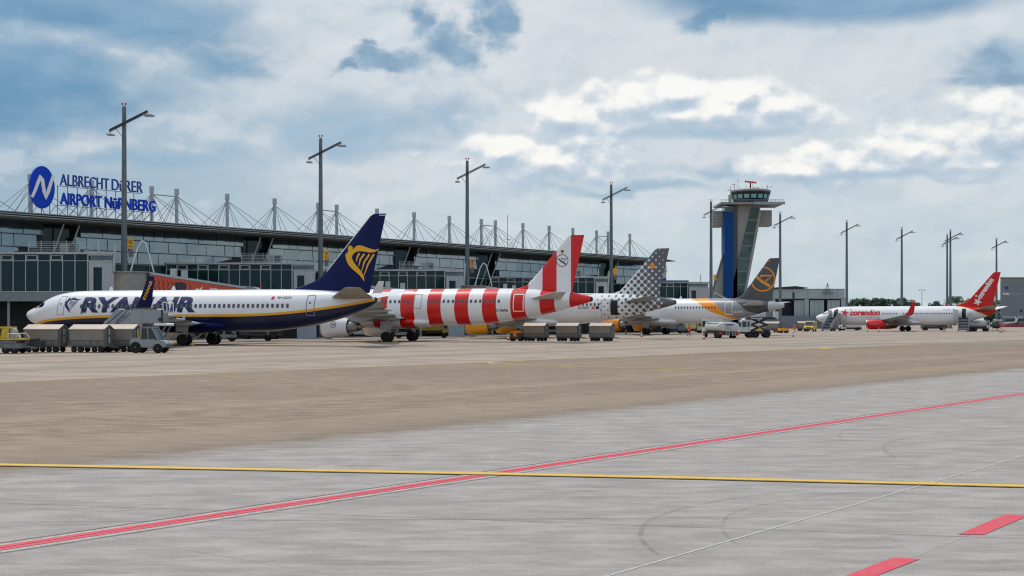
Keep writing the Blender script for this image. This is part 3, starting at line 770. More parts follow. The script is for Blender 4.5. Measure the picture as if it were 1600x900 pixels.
# --- red and white striped airliner
def condor_f(nt, x, z, tc):
    fr = math_n(nt, 'FRACT', math_n(nt, 'DIVIDE', math_n(nt, 'SUBTRACT', x, 25.98-3.24*10), 3.24))
    c = mix_n(nt, math_n(nt, 'LESS_THAN', fr, .5), srgb(232, 232, 234), srgb(212, 12, 8))
    return mix_n(nt, math_n(nt, 'GREATER_THAN', x, 42.2), c, srgb(212, 12, 8))
STR = livery('red_white_striped_livery', condor_f)
pc = Plane(S320(44.5), (-33.784, 153.342), .301, 'airliner with broad red and white vertical stripes and a round bird badge on the tail')
fm = pc.body(STR)
pc.surfaces(STR, mat('pale_grey_stab', srgb(186, 188, 190), .4, grime=.1), GREYP, GREYP, WHITE, STR, fm)
pc.engines(WHITE); pc.gears(); pc.antennas((9.3, 17), 5.98)
e = MB(); e.lathe([(-.55, .34), (.02, .275)], (44.5, 0, 4.76)); e.build('tail_cone', DARKM, pc.root, smooth=60)
pc.windows(6.5, pc.at(779, 0)[0], .533, 4.55, [(7.3, 8.6), (15, 16.2), (24.2, 26.0)], .28, .38)
pc.outline('door', pc.at(646.5, 0)[0], pc.at(657.5, 0)[0], 3.75, 5.35, LINE, .05, .05)
pc.outline('door', pc.at(801, 0)[0], pc.at(816, 0)[0], 3.42, 5.3, WHT, .11, .05)
pc.decal('registration', tpoly('D-AIAB', pc.at(774, 0)[0], pc.at(792.5, 0)[0], 3.38, 3.7, 0, .02), DARKM)
def badge(P, cx, cy, r, m, surf, par, w=.9, clip=(), v=.2):
    def q(x, y): return P.at(cx+x*r, cy+y*r, v)
    k = abs(q(1, 0)[0]-q(0, 0)[0])
    ring = [q(math.cos(t), math.sin(t)) for t in [2*math.pi*j/40 for j in range(40)]]
    c0 = q(0, 0); inn = [(c0[0]+(a-c0[0])*(1-w*.12), c0[1]+(b-c0[1])*(1-w*.12)) for a, b in ring]
    rv = ring+inn, [(i, (i+1) % 40, 40+(i+1) % 40, 40+i) for i in range(40)]
    bird = [q(-.78, -.32), q(-.42, -.32), q(-.30, -.10), q(.58, .45), q(.62, .72), q(-.2, .22)]
    tri = stroke_poly([q(-.22, -.1), q(-.16, -.27), q(.76, -.27), q(.24, .16)], .13*k)
    P.decal('emblem', merge(rv, (bird, [tuple(range(6))]), tri), m, surf, par, clip=clip)
badge(pc, 878, 407, 9.6, BLACK, pc.finhw, pc.fin, .8)
a, b = pc.at(876, 391, .2), pc.at(880.3, 396, .2)
for k, m in enumerate((BLACK, mat('flag_red', srgb(200, 30, 30)), YEL)):
    zt, zb = a[1]+(b[1]-a[1])*k/3, a[1]+(b[1]-a[1])*(k+1)/3
    pc.decal('flag', ([(a[0], zb), (b[0], zb), (b[0], zt), (a[0], zt)], [(0, 1, 2, 3)]), m, pc.finhw, pc.fin)
u, v, z, r, L, LN = pc.sp['eng']
def eng_surf(uu, zz): return v+math.sqrt(max(.02, (r*1.09)**2-(zz-z)**2))
def eb(x, y): return (u+1.75+x*.36, z+.25-y*.36)
k = 40; ring = [eb(math.cos(t), math.sin(t)) for t in [2*math.pi*j/k for j in range(k)]]; inn = [eb(.88*math.cos(t), .88*math.sin(t)) for t in [2*math.pi*j/k for j in range(k)]]
pc.decal('emblem', merge((ring+inn, [(i, (i+1) % k, k+(i+1) % k, k+i) for i in range(k)]), ([eb(-.7, -.3), eb(-.3, -.3), eb(.5, .5), eb(-.2, .2)], [(0, 1, 2, 3)]), stroke_poly([eb(-.1, -.22), eb(.7, -.25), eb(.3, .1)], .05)), BLACK, eng_surf, pc.eng, eps=.02)

# --- dotted airliner
def dots_f(nt, x, z, tc):
    p = .66; k = p*math.sqrt(2)
    def cell(ox, oz):
        a = math_n(nt, 'SUBTRACT', math_n(nt, 'FRACT', math_n(nt, 'ADD', math_n(nt, 'DIVIDE', x, k), ox)), .5)
        b = math_n(nt, 'SUBTRACT', math_n(nt, 'FRACT', math_n(nt, 'ADD', math_n(nt, 'DIVIDE', z, k), oz)), .5)
        return math_n(nt, 'SQRT', math_n(nt, 'ADD', math_n(nt, 'MULTIPLY', a, a), math_n(nt, 'MULTIPLY', b, b)))
    d = math_n(nt, 'MULTIPLY', math_n(nt, 'MINIMUM', cell(0, 0), cell(.5, .5)), k/p)   # in units of the dot pitch
    w = nt.nodes.new('ShaderNodeMapRange'); link(nt, math_n(nt, 'ADD', x, math_n(nt, 'MULTIPLY', z, .35)), w.inputs[0])
    w.inputs[1].default_value = 28.5; w.inputs[2].default_value = 39.0; w.inputs[3].default_value = .09; w.inputs[4].default_value = .58
    w.clamp = False
    rad = math_n(nt, 'MULTIPLY', w.outputs[0], math_n(nt, 'GREATER_THAN', w.outputs[0], .1))
    rad = math_n(nt, 'ADD', rad, math_n(nt, 'GREATER_THAN', x, 36.0))
    return mix_n(nt, math_n(nt, 'LESS_THAN', d, rad), srgb(226, 227, 228), srgb(96, 99, 102))
DOT = livery('grey_dotted_livery', dots_f)
pv = Plane(S320(37.57), (-14.181, 178.802), .34, 'white airliner with grey dots that grow towards its dark grey tail')
fm = pv.body(DOT)
pv.surfaces(DOT, mat('mid_grey_stab', srgb(126, 130, 130), .45, grime=.12), GREYP, GREYP, YEL, WHITE, fm)
pv.engines(mat('yellow_cowl', srgb(226, 158, 16), .35, coat=.3)); pv.gears(); pv.antennas((9.3, 17), 5.98)
e = MB(); e.lathe([(-1.2, .44), (-.5, .36), (.02, .275)], (37.57, 0, 4.76)); e.build('tail_cone', CHAR, pv.root, smooth=60)
pv.windows(6.5, pv.at(935, 0)[0], .533, 4.5, [(14, 15.3)], .28, .38)
pv.decal('emblem', disc_poly(*pv.at(1018.8, 415.6, .2), .34), ORG, pv.finhw, pv.fin)
d0, d1 = pv.at(953, 0)[0], pv.at(964, 0)[0]
pv.decal('open_doorway', ([(d0, 3.1), (d1, 3.1), (d1, 5.05), (d0, 5.05)], [(0, 1, 2, 3)]), BLACK)
pv.outline('door', d0-1.2, d0-.1, 3.1, 5.05, LINE, .05)
pv.decal('registration', tpoly('EC-NCF', pv.at(904, 0)[0], pv.at(920, 0)[0], 3.9, 4.25, 0, .02), DARKM)
a = pv.at(924.5, 0)[0]
pv.decal('flag', ([(a, 3.92), (a+.42, 3.92), (a+.42, 4.24), (a, 4.24)], [(0, 1, 2, 3)]), mat('flag_red', srgb(200, 30, 30)))
pv.decal('flag', ([(a, 4.02), (a+.42, 4.02), (a+.42, 4.14), (a, 4.14)], [(0, 1, 2, 3)]), YEL, eps=.02)
pv.decal('flag', ([(a+.56, 3.92), (a+1.0, 3.92), (a+1.0, 4.24), (a+.56, 4.24)], [(0, 1, 2, 3)]), NAVY)

# --- grey-tailed airliner with an orange band
def c2_f(nt, x, z, tc):
    A = curve_n(nt, z, [(0, 38.6), (1.8, 38), (2.9, 35.3), (3.9, 32.4), (4.8, 31.0), (5.5, 29.8), (6.05, 28.4), (14, 26)], 14, 50)
    B = curve_n(nt, z, [(0, 38.8), (1.8, 38.2), (2.9, 36.4), (4.0, 34.5), (5.2, 33.2), (6.0, 31.5), (14, 30)], 14, 50)
    C = curve_n(nt, z, [(0, 48), (2.9, 44), (3.4, 40.6), (3.9, 38.7), (4.8, 37.7), (5.6, 36.3), (6.1, 34.6), (14, 32)], 14, 50)
    c = mix_n(nt, math_n(nt, 'GREATER_THAN', x, A), srgb(228, 229, 232), srgb(244, 150, 8))
    c = mix_n(nt, math_n(nt, 'GREATER_THAN', x, B), c, srgb(142, 145, 152))
    c = mix_n(nt, math_n(nt, 'GREATER_THAN', x, C), c, srgb(70, 73, 80))
    return mix_n(nt, math_n(nt, 'GREATER_THAN', x, 42.0), c, srgb(186, 188, 190))
C2 = livery('white_orange_grey_livery', c2_f)
SP2 = S320(44.5); SP2['fin'] = [(z if z < 6.3 else 6.3+(z-6.3)*1.1, a_, b_, t_) for z, a_, b_, t_ in SP2['fin']]
pd = Plane(SP2, (5.721, 227.446), .56, 'white airliner with a curved orange band and an orange ring on its charcoal tail')
fm = pd.body(C2)
pd.surfaces(CHAR, mat('pale_grey_stab', srgb(186, 188, 190)), GREYP, GREYP, WHITE, WHITE, fm)
pd.engines(mat('orange_cowl', srgb(236, 140, 12), .35, coat=.3)); pd.gears(); pd.antennas((9.3, 17, 26.2), 5.98)
pd.windows(6.5, pd.at(1117, 0)[0], .533, 4.5, [(7.3, 8.6), (15, 16.2), (24.2, 26.0)], .28, .38)
pd.outline('door', pd.at(1132.5, 0)[0], pd.at(1143, 0)[0], 3.35, 5.35, WHT, .1)
pd.decal('registration', tpoly('D-AIAS', pd.at(1146, 0)[0], pd.at(1159, 0)[0], 3.62, 3.95, 0, .02), WHT)
f = pd.sp['fin']
cl = [((f[-2][1]+.12, f[-2][0]), (f[3][1]+.12, f[3][0])), ((f[2][2]-.06, f[2][0]), (f[-1][2]-.06, f[-1][0]))]
badge(pd, 1191.4, 436, 19.6, ORG, pd.finhw, pd.fin, .9, clip=[((f[-1][1]+.02, f[-1][0]), (f[2][1]+.25, f[2][0])), ((f[2][2]-.08, f[2][0]), (f[-1][2]-.08, f[-1][0]))])
a = pd.at(1200, 405.4, .1); 
for k, m in enumerate((BLACK, mat('flag_red', srgb(200, 30, 30)), YEL)):
    pd.decal('flag', ([(a[0], a[1]-.1*(k+1)), (a[0]+.35, a[1]-.1*(k+1)), (a[0]+.35, a[1]-.1*k), (a[0], a[1]-.1*k)], [(0, 1, 2, 3)]), m, pd.finhw, pd.fin)

# --- white airliner with a red tail, side on at the right
def co_f(nt, x, z, tc):
    A = curve_n(nt, x, [(0, 7.5), (28, 7.0), (29.5, 5.6), (31.9, 5.2), (35.2, 4.0), (37.2, 3.2), (40, 2.6)], 40, 8)
    c = mix_n(nt, math_n(nt, 'GREATER_THAN', z, math_n(nt, 'SUBTRACT', A, .1)), srgb(230, 231, 234), srgb(226, 180, 60))
    return mix_n(nt, math_n(nt, 'GREATER_THAN', z, A), c, srgb(204, 10, 16))
CO = livery('white_red_tail_livery', co_f)
pk = Plane(S737, (68.326, 287.606), .507, 'white airliner with a red tail and red engines parked side on at the far right')
fm = pk.body(CO)
pk.surfaces(REDP, mat('bronze_stab_paint', srgb(150, 144, 128)), WHITE, GREYP, REDP, WHITE, fm)
pk.engines(REDP); pk.gears(); pk.antennas((9.5, 16.5), 5.4); pk.beacon(17.5, 5.42)
pk.windows(pk.at(1379, 0)[0], pk.at(1491, 0)[0], .507, 3.82, [(18.6, 19.2)], .23, .36)
pk.decal('lettering', tpoly('corendon', pk.at(1327.5, 0)[0], pk.at(1375.5, 0)[0], 3.42, 4.72, .12, .05), mat('red_lettering', srgb(206, 34, 48), .4), grid=.15)
pk.decal('lettering', tpoly('AIRLINES', pk.at(1352, 0)[0], pk.at(1375, 0)[0], 2.98, 3.2, .12, .0), mat('grey_lettering', srgb(120, 120, 126), .4))
def star(cx, cz, r, rot, asp=1.):
    pts = []
    for j in range(10):
        rr = r if j % 2 == 0 else r*.42; t = rot+math.pi*j/5
        pts.append((cx+rr*math.sin(t)*asp, cz+rr*math.cos(t)))
    return pts, [tuple(range(10))]
a = pk.at(1319.5, 0)[0]
pk.decal('emblem', merge(star(a+.05, 4.0, .98, .12), disc_poly(a+1.25, 4.75, .17, .17, 10)), mat('red_lettering', srgb(206, 34, 48)))
pk.decal('registration', tpoly('9H-CXE', pk.at(1473, 0)[0], pk.at(1484, 0)[0], 4.5, 4.75, 0, .0), LINE)
a = pk.at(1488, 0)[0]; pk.decal('flag', ([(a, 4.5), (a+.35, 4.5), (a+.35, 4.75), (a, 4.75)], [(0, 1, 2, 3)]), REDP)
pk.decal('cockpit_window', ([(1.42, 3.72), (1.95, 4.13), (2.3, 4.26), (2.8, 4.2), (2.7, 3.85)], [(0, 1, 2, 3, 4)]), COCK, eps=.02)
for x0, x1 in ((1302.5, 1309), (1502.5, 1508.5)):
    a, b = pk.at(x0, 0)[0], pk.at(x1, 0)[0]
    pk.decal('open_doorway', ([(a, 2.95), (b, 2.95), (b, 4.85), (a, 4.85)], [(0, 1, 2, 3)]), BLACK)
# word and star on the red fin
def fmapk(x, y): return pk.at(x, y, .2)
tp = text_polys('corendon', 1, 1, 0, .06)
A0, A1 = fmapk(1532.5, 468), fmapk(1553.5, 437.5); dx, dz = A1[0]-A0[0], A1[1]-A0[1]; L_ = math.hypot(dx, dz); nx, nz = -dz/L_*1.15, dx/L_*1.15
pk.decal('lettering', ([(A0[0]+dx*a+nx*b, A0[1]+dz*a+nz*b) for a, b in tp[0]], tp[1]), WHT, pk.finhw, pk.fin)
c0 = fmapk(1527, 471.5)
pk.decal('emblem', merge(star(c0[0]+.05, c0[1], .95, .5), disc_poly(*fmapk(1525.3, 462.4), .2, .2, 12)), WHT, pk.finhw, pk.fin)
ul, vl, zl, rl_, _, _ = pk.sp['eng']
def eng_s(uu, zz): return vl+math.sqrt(max(.02, (rl_*1.09)**2-(zz-zl)**2))
pk.decal('lettering', tpoly('corendon airlines', ul+.9, ul+2.9, zl+.02, zl+.2), WHT, eng_s, pk.eng, eps=.03)
# ------------------------------------------------------------------ terminal
TD = Vector((.61, .7924, 0)); TN = Vector((-.7924, .61, 0)); TO = Vector((-58, 145, 0)); TA = math.atan2(.7924, .61)
def tloc(t, b, z=0): return TO+TD*t+TN*b+Vector((0, 0, z))
def t_of(x, b):
    """distance along the terminal of what stands b behind the eaves at photo column x"""
    r = (x-800)/F; o = TO+TN*b
    return (r*o.y-o.x)/(TD.x-r*TD.y)
def h_of(x, y, b):
    p = tloc(t_of(x, b), b); return HC+(HY-y)*p.y/F
DGL = bpy.data.materials.new('dark_green_glass'); DGL.use_nodes = True
_b = DGL.node_tree.nodes['Principled BSDF']; _b.inputs['Base Color'].default_value = srgb(18, 48, 48); _b.inputs['Roughness'].default_value = .06
_b.inputs['Specular IOR Level'].default_value = .35
def glassy(name, c0, c1, rough=.12, scale=.35, metal=.35):
    m = bpy.data.materials.new(name); m.use_nodes = True; nt = m.node_tree; b = nt.nodes['Principled BSDF']
    tc = nt.nodes.new('ShaderNodeTexCoord').outputs['Object']
    link(nt, mix_n(nt, ramp_n(nt, noise_n(nt, tc, scale, 4, .6), .35, .65), c0, c1), b.inputs['Base Color'])
    b.inputs['Roughness'].default_value = rough; b.inputs['Specular IOR Level'].default_value = .6; b.inputs['Metallic'].default_value = metal
    return m
BLIND = glassy('grey_green_glass_panel', srgb(122, 138, 142), srgb(134, 149, 152), .08, metal=.9)
INT = mat('dark_interior', srgb(20, 30, 32), .7)
ALU = mat('grey_aluminium', srgb(132, 140, 143), .4, .2, grime=.15)
ALUL = mat('pale_aluminium', srgb(172, 178, 180), .4, .1, grime=.15)
ROOF = mat('roof_edge_metal', srgb(128, 124, 118), .5, .2, grime=.25)
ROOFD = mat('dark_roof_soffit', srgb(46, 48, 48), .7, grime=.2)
CONC = mat('pale_concrete', srgb(168, 170, 168), .8, grime=.18, gscale=.4)
BLUE = mat('sign_blue', srgb(6, 66, 190), .5, spec=.2)
MASTM = mat('mast_paint', srgb(168, 178, 186), .45, grime=.1)
CABLE = mat('steel_cable', srgb(118, 124, 128), .5, .3)

term = thing('airport_terminal', 'long glass fronted airport terminal with cable stayed roof masts behind the parked airliners', 'terminal', TO, TA)
T0, T1 = -45, 151
m = MB()
m.prism([(0, 14.25), (.5, 14.1), (30, 14.3), (30, 15.6), (.2, 14.92)], T0, T1-6, 'x'); m.add([], [])
m.build('roof', ROOF, term)
m = MB(); m.add([(T1-6, 0, 14.9), (T1-6, 6, 14.9), (T1, 0.3, 14.65), (T1-6, 0, 14.2), (T1-6, 6, 14.2), (T1, .3, 14.55)], [(0, 1, 2), (3, 5, 4), (0, 2, 5, 3), (1, 4, 5, 2), (0, 3, 4, 1)])
m.build('roof_point', ROOFD, term)
m = MB()
for z, o in ((14.86, -.16), (14.62, -.1), (14.38, -.04)): m.box(T0, T1-6, o-.06, o, z-.035, z+.035)
m.build('eaves_slats', ALUL, term)
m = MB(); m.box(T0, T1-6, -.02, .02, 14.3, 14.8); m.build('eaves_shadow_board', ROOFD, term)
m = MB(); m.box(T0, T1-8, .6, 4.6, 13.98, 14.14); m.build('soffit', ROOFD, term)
gaps = [(t_of(a, 4), t_of(b, 4)) for a, b in ((68, 125), (380, 425), (617, 651), (747, 777), (938, 960))]
gaps = [(T0-1, T0)]+gaps+[(t_of(1042, 4), T1)]
tend = gaps[-1][0]
m = MB(); m.box(T0, tend, 5.2, 24, 0, 13.9); m.build('hall', INT, term)
rng = random.Random(3)
for gi in range(len(gaps)-1):
    a, b = gaps[gi][1], gaps[gi+1][0]
    pan = MB(); fr_ = MB()
    rows = [(13.0, 14.0), (11.35, 12.95), (9.72, 11.30)] if False else [(12.72, 14.05), (11.2, 12.66), (9.7, 11.14)]
    for ri, (z0, z1) in enumerate(rows):
        t = a+(0, -.7, .5)[ri]
        if t < a-.8: t = a
        e = b-(0, .4, .2)[ri]
        while t < e-.6:
            w_ = min(rng.choice((3.0, 3.1, 1.6, 2.4, 3.2)), e-t)
            tl, tr = rng.uniform(-.02, .02), rng.uniform(-.02, .02)
            lo0 = lo1 = z0
            if ri == 2:     # the lowest row is cut away on a slant next to the recess
                lo0 = z0+max(0, (t-(e-8))/8)*1.5; lo1 = z0+max(0, (t+w_-(e-8))/8)*1.5
            if lo1 < z1-.1:
                P_ = [(t+.05, 3.9+tl, lo0), (t+w_-.05, 3.9+tr, lo1), (t+w_-.05, 4.0+tr*1.2, z1), (t+.05, 4.0+tl*.5, z1)]
                pan.add(P_+[(x, y+.08, z) for x, y, z in P_], [(0, 1, 2, 3), (7, 6, 5, 4), (0, 4, 5, 1), (1, 5, 6, 2), (2, 6, 7, 3), (3, 7, 4, 0)])
            t += w_
        fr_.box(a, e, 3.66, 3.74, z0-.06, z0-.01)
    pan.build('glass_wall', BLIND, term)
    fr_.build('transom', ALU, term)
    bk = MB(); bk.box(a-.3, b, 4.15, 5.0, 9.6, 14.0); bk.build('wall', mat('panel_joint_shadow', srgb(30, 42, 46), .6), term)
    gl = MB(); gl.box(a-.3, b+5, 4.4, 5.0, 4.7, 9.55); gl.build('lower_glass_wall', DGL, term)
    mu = MB(); t = a
    while t < b+5: mu.box(t, t+.1, 4.25, 4.42, 4.7, 9.55); t += 2.6
    mu.box(a-.3, b+5, 4.2, 4.4, 7.6, 7.7); mu.box(a-.3, b+5, 4.1, 4.4, 9.5, 9.7); mu.box(a-.3, b+5, 4.1, 4.6, 4.3, 4.8)
    mu.build('mullions', ALU, term)
for a, b in gaps[1:-1]:
    d = MB(); d.box(a+.2, b, 5.0, 5.2, 9.2, 13.9); d.build('recess_glass', DGL, term)
    for q in (.12, .55):
        c = MB(); t = a+(b-a)*q; c.cyl((t+1.0, 2.2, 14.1), (t-1.1, 4.6, 5), .11, n=8); c.build('raking_column', ALUL, term, smooth=40)
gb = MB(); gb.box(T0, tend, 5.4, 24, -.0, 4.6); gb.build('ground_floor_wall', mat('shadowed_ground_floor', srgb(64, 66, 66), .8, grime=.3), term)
gw = MB(); t = T0+3
while t < tend-4:
    gw.box(t, t+3.2, 5.3, 5.42, .1, 3.6); t += 6.4
gw.build('loading_doors', mat('grey_roller_door', srgb(98, 104, 106), .5), term)
t = T0
while t < tend: MB().cyl((t, 4.6, 0), (t, 4.6, 4.8), .25, n=10).build('column', CONC, term, smooth=40); t += 7.8

# roof masts with their stays
def mast_mb(t, b=8):
    z0, z1 = 15.0, 20.3
    root = MB().cyl((t, b, z0-.6), (t, b, z1-.85), .24, n=12).cyl((t, b, z1-.85), (t, b, z1), .32, n=12).build('mast', MASTM, term, smooth=40)
    c = MB()
    for dt, db in ((5, -3.5), (4, -2), (1.2, -1.4), (-5.2, 0), (-3.6, 0), (-2, .2), (-4.6, -4), (4.4, 2.8), (-.6, 2.5)):
        c.cyl((t, b, z1-1.0), (t+dt, b+db*1.1, 15.05), .035, n=5)
    c.build('stay_cables', CABLE, root)
mt = {}
for x in (-60, 47, 143, 237, 276, 355, 429, 497, 526, 589, 647, 702, 752, 774, 817, 858, 895, 932, 950, 984):
    mt[x] = t_of(x, 8); mast_mb(mt[x])
for a, b in ((237, 276), (497, 526), (752, 774), (932, 950)):
    MB().cyl((mt[a], 8, 19.25), (mt[b], 8, 19.25), .09, n=8).build('mast_tie', MASTM, term, smooth=40)
MB().cyl((t_of(793, 10), 10, 15), (t_of(793, 10), 10, 21.8), .05, n=6).bar((t_of(793, 10)-1, 10, 17.3), (t_of(793, 10)+1, 10, 17.3), .06).build('roof_aerial', CABLE, term)

# rooftop sign
sg = thing('rooftop_sign', 'blue airport name sign with a round emblem standing on the terminal roof', 'sign', tloc(0, 1.5, 15.0), TA)
def sl(x, y): return t_of(x, 1.5), h_of(x, y, 1.5)-15.0
cx, cz = sl(66.5, 292.5)
flat_mesh('emblem_disc', *disc_poly(cx, cz, 1.62, 2.5, 48), BLUE, sg, .3, nrm=(0, -1, 0))
def em(x, y): return sl(x, y)
npts = [em(50, 308), em(55, 297), em(59.5, 284.5), em(63.5, 275), em(66, 280), em(69, 300), em(71.5, 309.5), em(75, 300), em(79, 287), em(83.5, 274)]
wn_ = stroke_poly(npts, [.36, .38, .42, .44, .46, .44, .46, .44, .42, .4])
flat_mesh('emblem_letter', wn_[0], wn_[1], WHT, sg, .06, xf=lambda a, b: (a, -.03, b))
a0, a1 = sl(94.5, 289)[0], sl(223, 300)[0]; zb = sl(94.5, 289.5)[1]
for wd_, xa_, xb_ in (('ALBRECHT', 94.5, 171), ('DüRER', 175.5, 223.5)):
    q0, q1 = sl(xa_, 0)[0], sl(xb_, 0)[0]; tp = text_polys(wd_, q1-q0, 1.4, 0, .0)
    flat_mesh('lettering', [(x+q0, y+zb) for x, y in tp[0]], tp[1], mat('letter_blue', srgb(20, 62, 150), .5), sg, .2)
b0, b1 = sl(94.5, 319)[0], sl(243, 331)[0]; zb2 = sl(94.5, 319.5)[1]
for wd_, xa_, xb_ in (('AIRPORT', 94.5, 159.5), ('NüRNBERG', 164.5, 243.5)):
    q0, q1 = sl(xa_, 0)[0], sl(xb_, 0)[0]; tp = text_polys(wd_, q1-q0, 1.46, 0, .022)
    flat_mesh('lettering', [(x+q0, y+zb2) for x, y in tp[0]], tp[1], BLUE, sg, .2)
f_ = MB(); t = b0-.1
while t < b1+.4:
    top = zb if t < a1 else zb2+.4
    f_.bar((t, .45, -.2), (t, .45, top), .07); f_.bar((t, .5, zb2), (t-.0, 2.8, -.1), .05)
    if t+1.35 < b1+.4: f_.bar((t, .45, -.1), (t+1.35, .45, zb2-.05), .05)
    t += 1.35
f_.bar((b0-.2, .45, zb-.05), (a1+.1, .45, zb-.05), .07); f_.bar((b0-.2, .45, zb2-.06), (b1+.1, .45, zb2-.06), .07)
for dx in (-1.1, .1, 1.2): f_.bar((cx+dx, .4, -.2), (cx+dx, .4, cz+1), .08); f_.bar((cx+dx, .4, cz), (cx+dx-1.2, 2.6, -.1), .05)
f_.box(cx-3, b1+1.5, -.4, 1.0, -.28, -.14)
f_.build('support_frame', CABLE, sg)

# glazed gate piers that step out from the terminal
def pier(corner, x_lobby, label, Zb, depth, rail=True, left=None, nwin=None):
    """corner: right front corner X; front face looks at the apron, triangular in plan"""
    root = thing('gate_pier', label, 'gate building', (corner, Zb, 0), 0, 'glazed gate piers along the terminal')
    # intersection of front line with the facade
    q = (Zb-(TO+TN*4).y)/TD.y; xl = (TO+TN*4).x+TD.x*q-corner
    if left is not None: xl = max(xl, left)
    xb, yb = TN.x*depth, TN.y*depth
    xl0 = xl
    def wedge(z0, z1, o=0.):
        return MB().prism([(xl0, 0-o), (0+o, 0-o), (0+xb+o, yb), (xl0, max(.5, yb if left else .5))], z0, z1, 'z')
    wedge(9.75, 10.0, .35).build('roof_slab', ALUL, root)
    wedge(4.55, 5.62, .02).build('floor_band', ALU, root)
    core = MB().prism([(xl0, .35), (-.3, .35), (xb-.3, yb), (xl0, yb if left else .7)], 5.6, 9.7, 'z'); core.build('interior', INT, root)
    gx0, gx1 = xl, x_lobby
    p = 1.37; n = nwin or max(2, int((gx1-gx0)/p)); 
    for k in range(n):
        b = gx1-k*p; a = b-p
        if a < gx0-.2: break
        MB().box(a+.05, b-.05, .04, .1, 5.66, 9.0).build('window', DGL, root)
        MB().box(a+.05, b-.05, .04, .1, 9.08, 9.7).build('top_window', DGL, root)
        fr = MB().box(a-.045, a+.045, -.06, .04, 5.6, 9.75)
        if k % 2 == 0 and k > 0:
            for (x0, x1, z0, z1) in ((a+.06, a+.16, 9.08, 9.66), (b-.16, b-.06, 9.08, 9.66), (a+.16, b-.16, 9.08, 9.17), (a+.16, b-.16, 9.57, 9.66)): fr.box(x0, x1, -.08, .04, z0, z1)
        fr.build('window_frame', ALUL, root)
    MB().box(gx0, gx1, -.05, .03, 9.0, 9.07).box(gx0, gx1, -.07, .03, 5.56, 5.66).box(gx1-.02, gx1+.14, -.1, .05, 4.6, 9.75).build('rails', ALUL, root)
    # lobby end with its portal
    L = -x_lobby
    lob = MB(); lob.box(gx1+.15, -.02, .25, .4, 5.6, 9.7); lob.build('lobby_wall', glassy('lobby_glass', srgb(92, 108, 110), srgb(120, 134, 136)), root)
    po = MB(); po.box(gx1+.3, gx1+.75, -.35, .3, 5.0, 8.9); po.box(gx1+1.7, -.05, -.3, .3, 5.0, 8.9); po.box(gx1+.75, gx1+1.7, -.35, .3, 8.3, 8.95); po.box(gx1+.2, -.1, -.4, .3, 8.9, 9.05)
    po.bar((-.1, -.2, 5), (.25, -.2, 10.9), .22); po.bar((-1.6, -.2, 9.9), (-1.6, -.2, 11.4), .16); po.box(gx1+.15, 0, -.45, -.3, 9.6, 9.72)
    po.build('portal', ALUL, root)
    MB().box(gx1+.75, gx1+1.7, -.1, .2, 5.0, 8.3).build('lobby_door', DGL, root)
    MB().box(-2.3, -.1, .5, 2.8, 0, 4.5).build('stair_tower', mat('pale_blue_cladding', srgb(170, 184, 196), .5, grime=.1), root)
    for k in range(int(-xl/5.5)+1):
        MB().cyl((-1-k*5.5, .9, 0), (-1-k*5.5, .9, 4.6), .16, n=8).build('column', CONC, root, smooth=40)
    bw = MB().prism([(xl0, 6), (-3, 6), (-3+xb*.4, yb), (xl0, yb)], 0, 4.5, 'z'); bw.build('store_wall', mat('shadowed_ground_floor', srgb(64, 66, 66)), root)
    if rail:
        rl2 = MB()
        x0 = max(xl+1, -9.6)
        for k in range(6):
            z = 10.15+k*.2
            rl2.bar((x0, .4, z), (-2.5, .4, z), .045)
        for k in range(6): rl2.bar((x0+k*(-2.5-x0)/5, .4, 10), (x0+k*(-2.5-x0)/5, .4, 11.3), .06)
        rl2.build('roof_railing', ALUL, root)
        ac = MB().box(-6.4, -4.6, 1.2, 2.6, 10.0, 11.05).build('roof_unit', ALU, root, bevel=.04)
        vv = MB()
        for k in range(5): vv.box(-5.4, -4.7, 1.12, 1.2, 10.15+k*.17, 10.23+k*.17)
        vv.build('grille', DARKM, ac)
    return root
pier(-44.2, -2.9, 'glazed gate pier behind the nose of the navy tailed airliner', 142, 16.8)
pier(-26.0, -2.9, 'glazed gate pier behind the rear fuselage of the navy tailed airliner', 168, 16.5)
pier(-7.2, -2.9, 'glazed gate pier right of the navy tail and behind the striped airliner', 191, 16)
pier(16.6, -2.4, 'glazed gate pier right of the striped tail, mostly hidden', 222, 16)
r5 = pier(39.0, -4.2, 'last glazed gate pier with a blue roof edge, left of the control tower', 254, 14, rail=False, left=-14, nwin=8)
MB().prism([(-14, -.5), (-4, -.5), (-4, 1), (-14, 1)], 10.02, 10.3, 'z').build('blue_roof_edge', mat('muted_blue_edge', srgb(70, 116, 164), .5), r5)

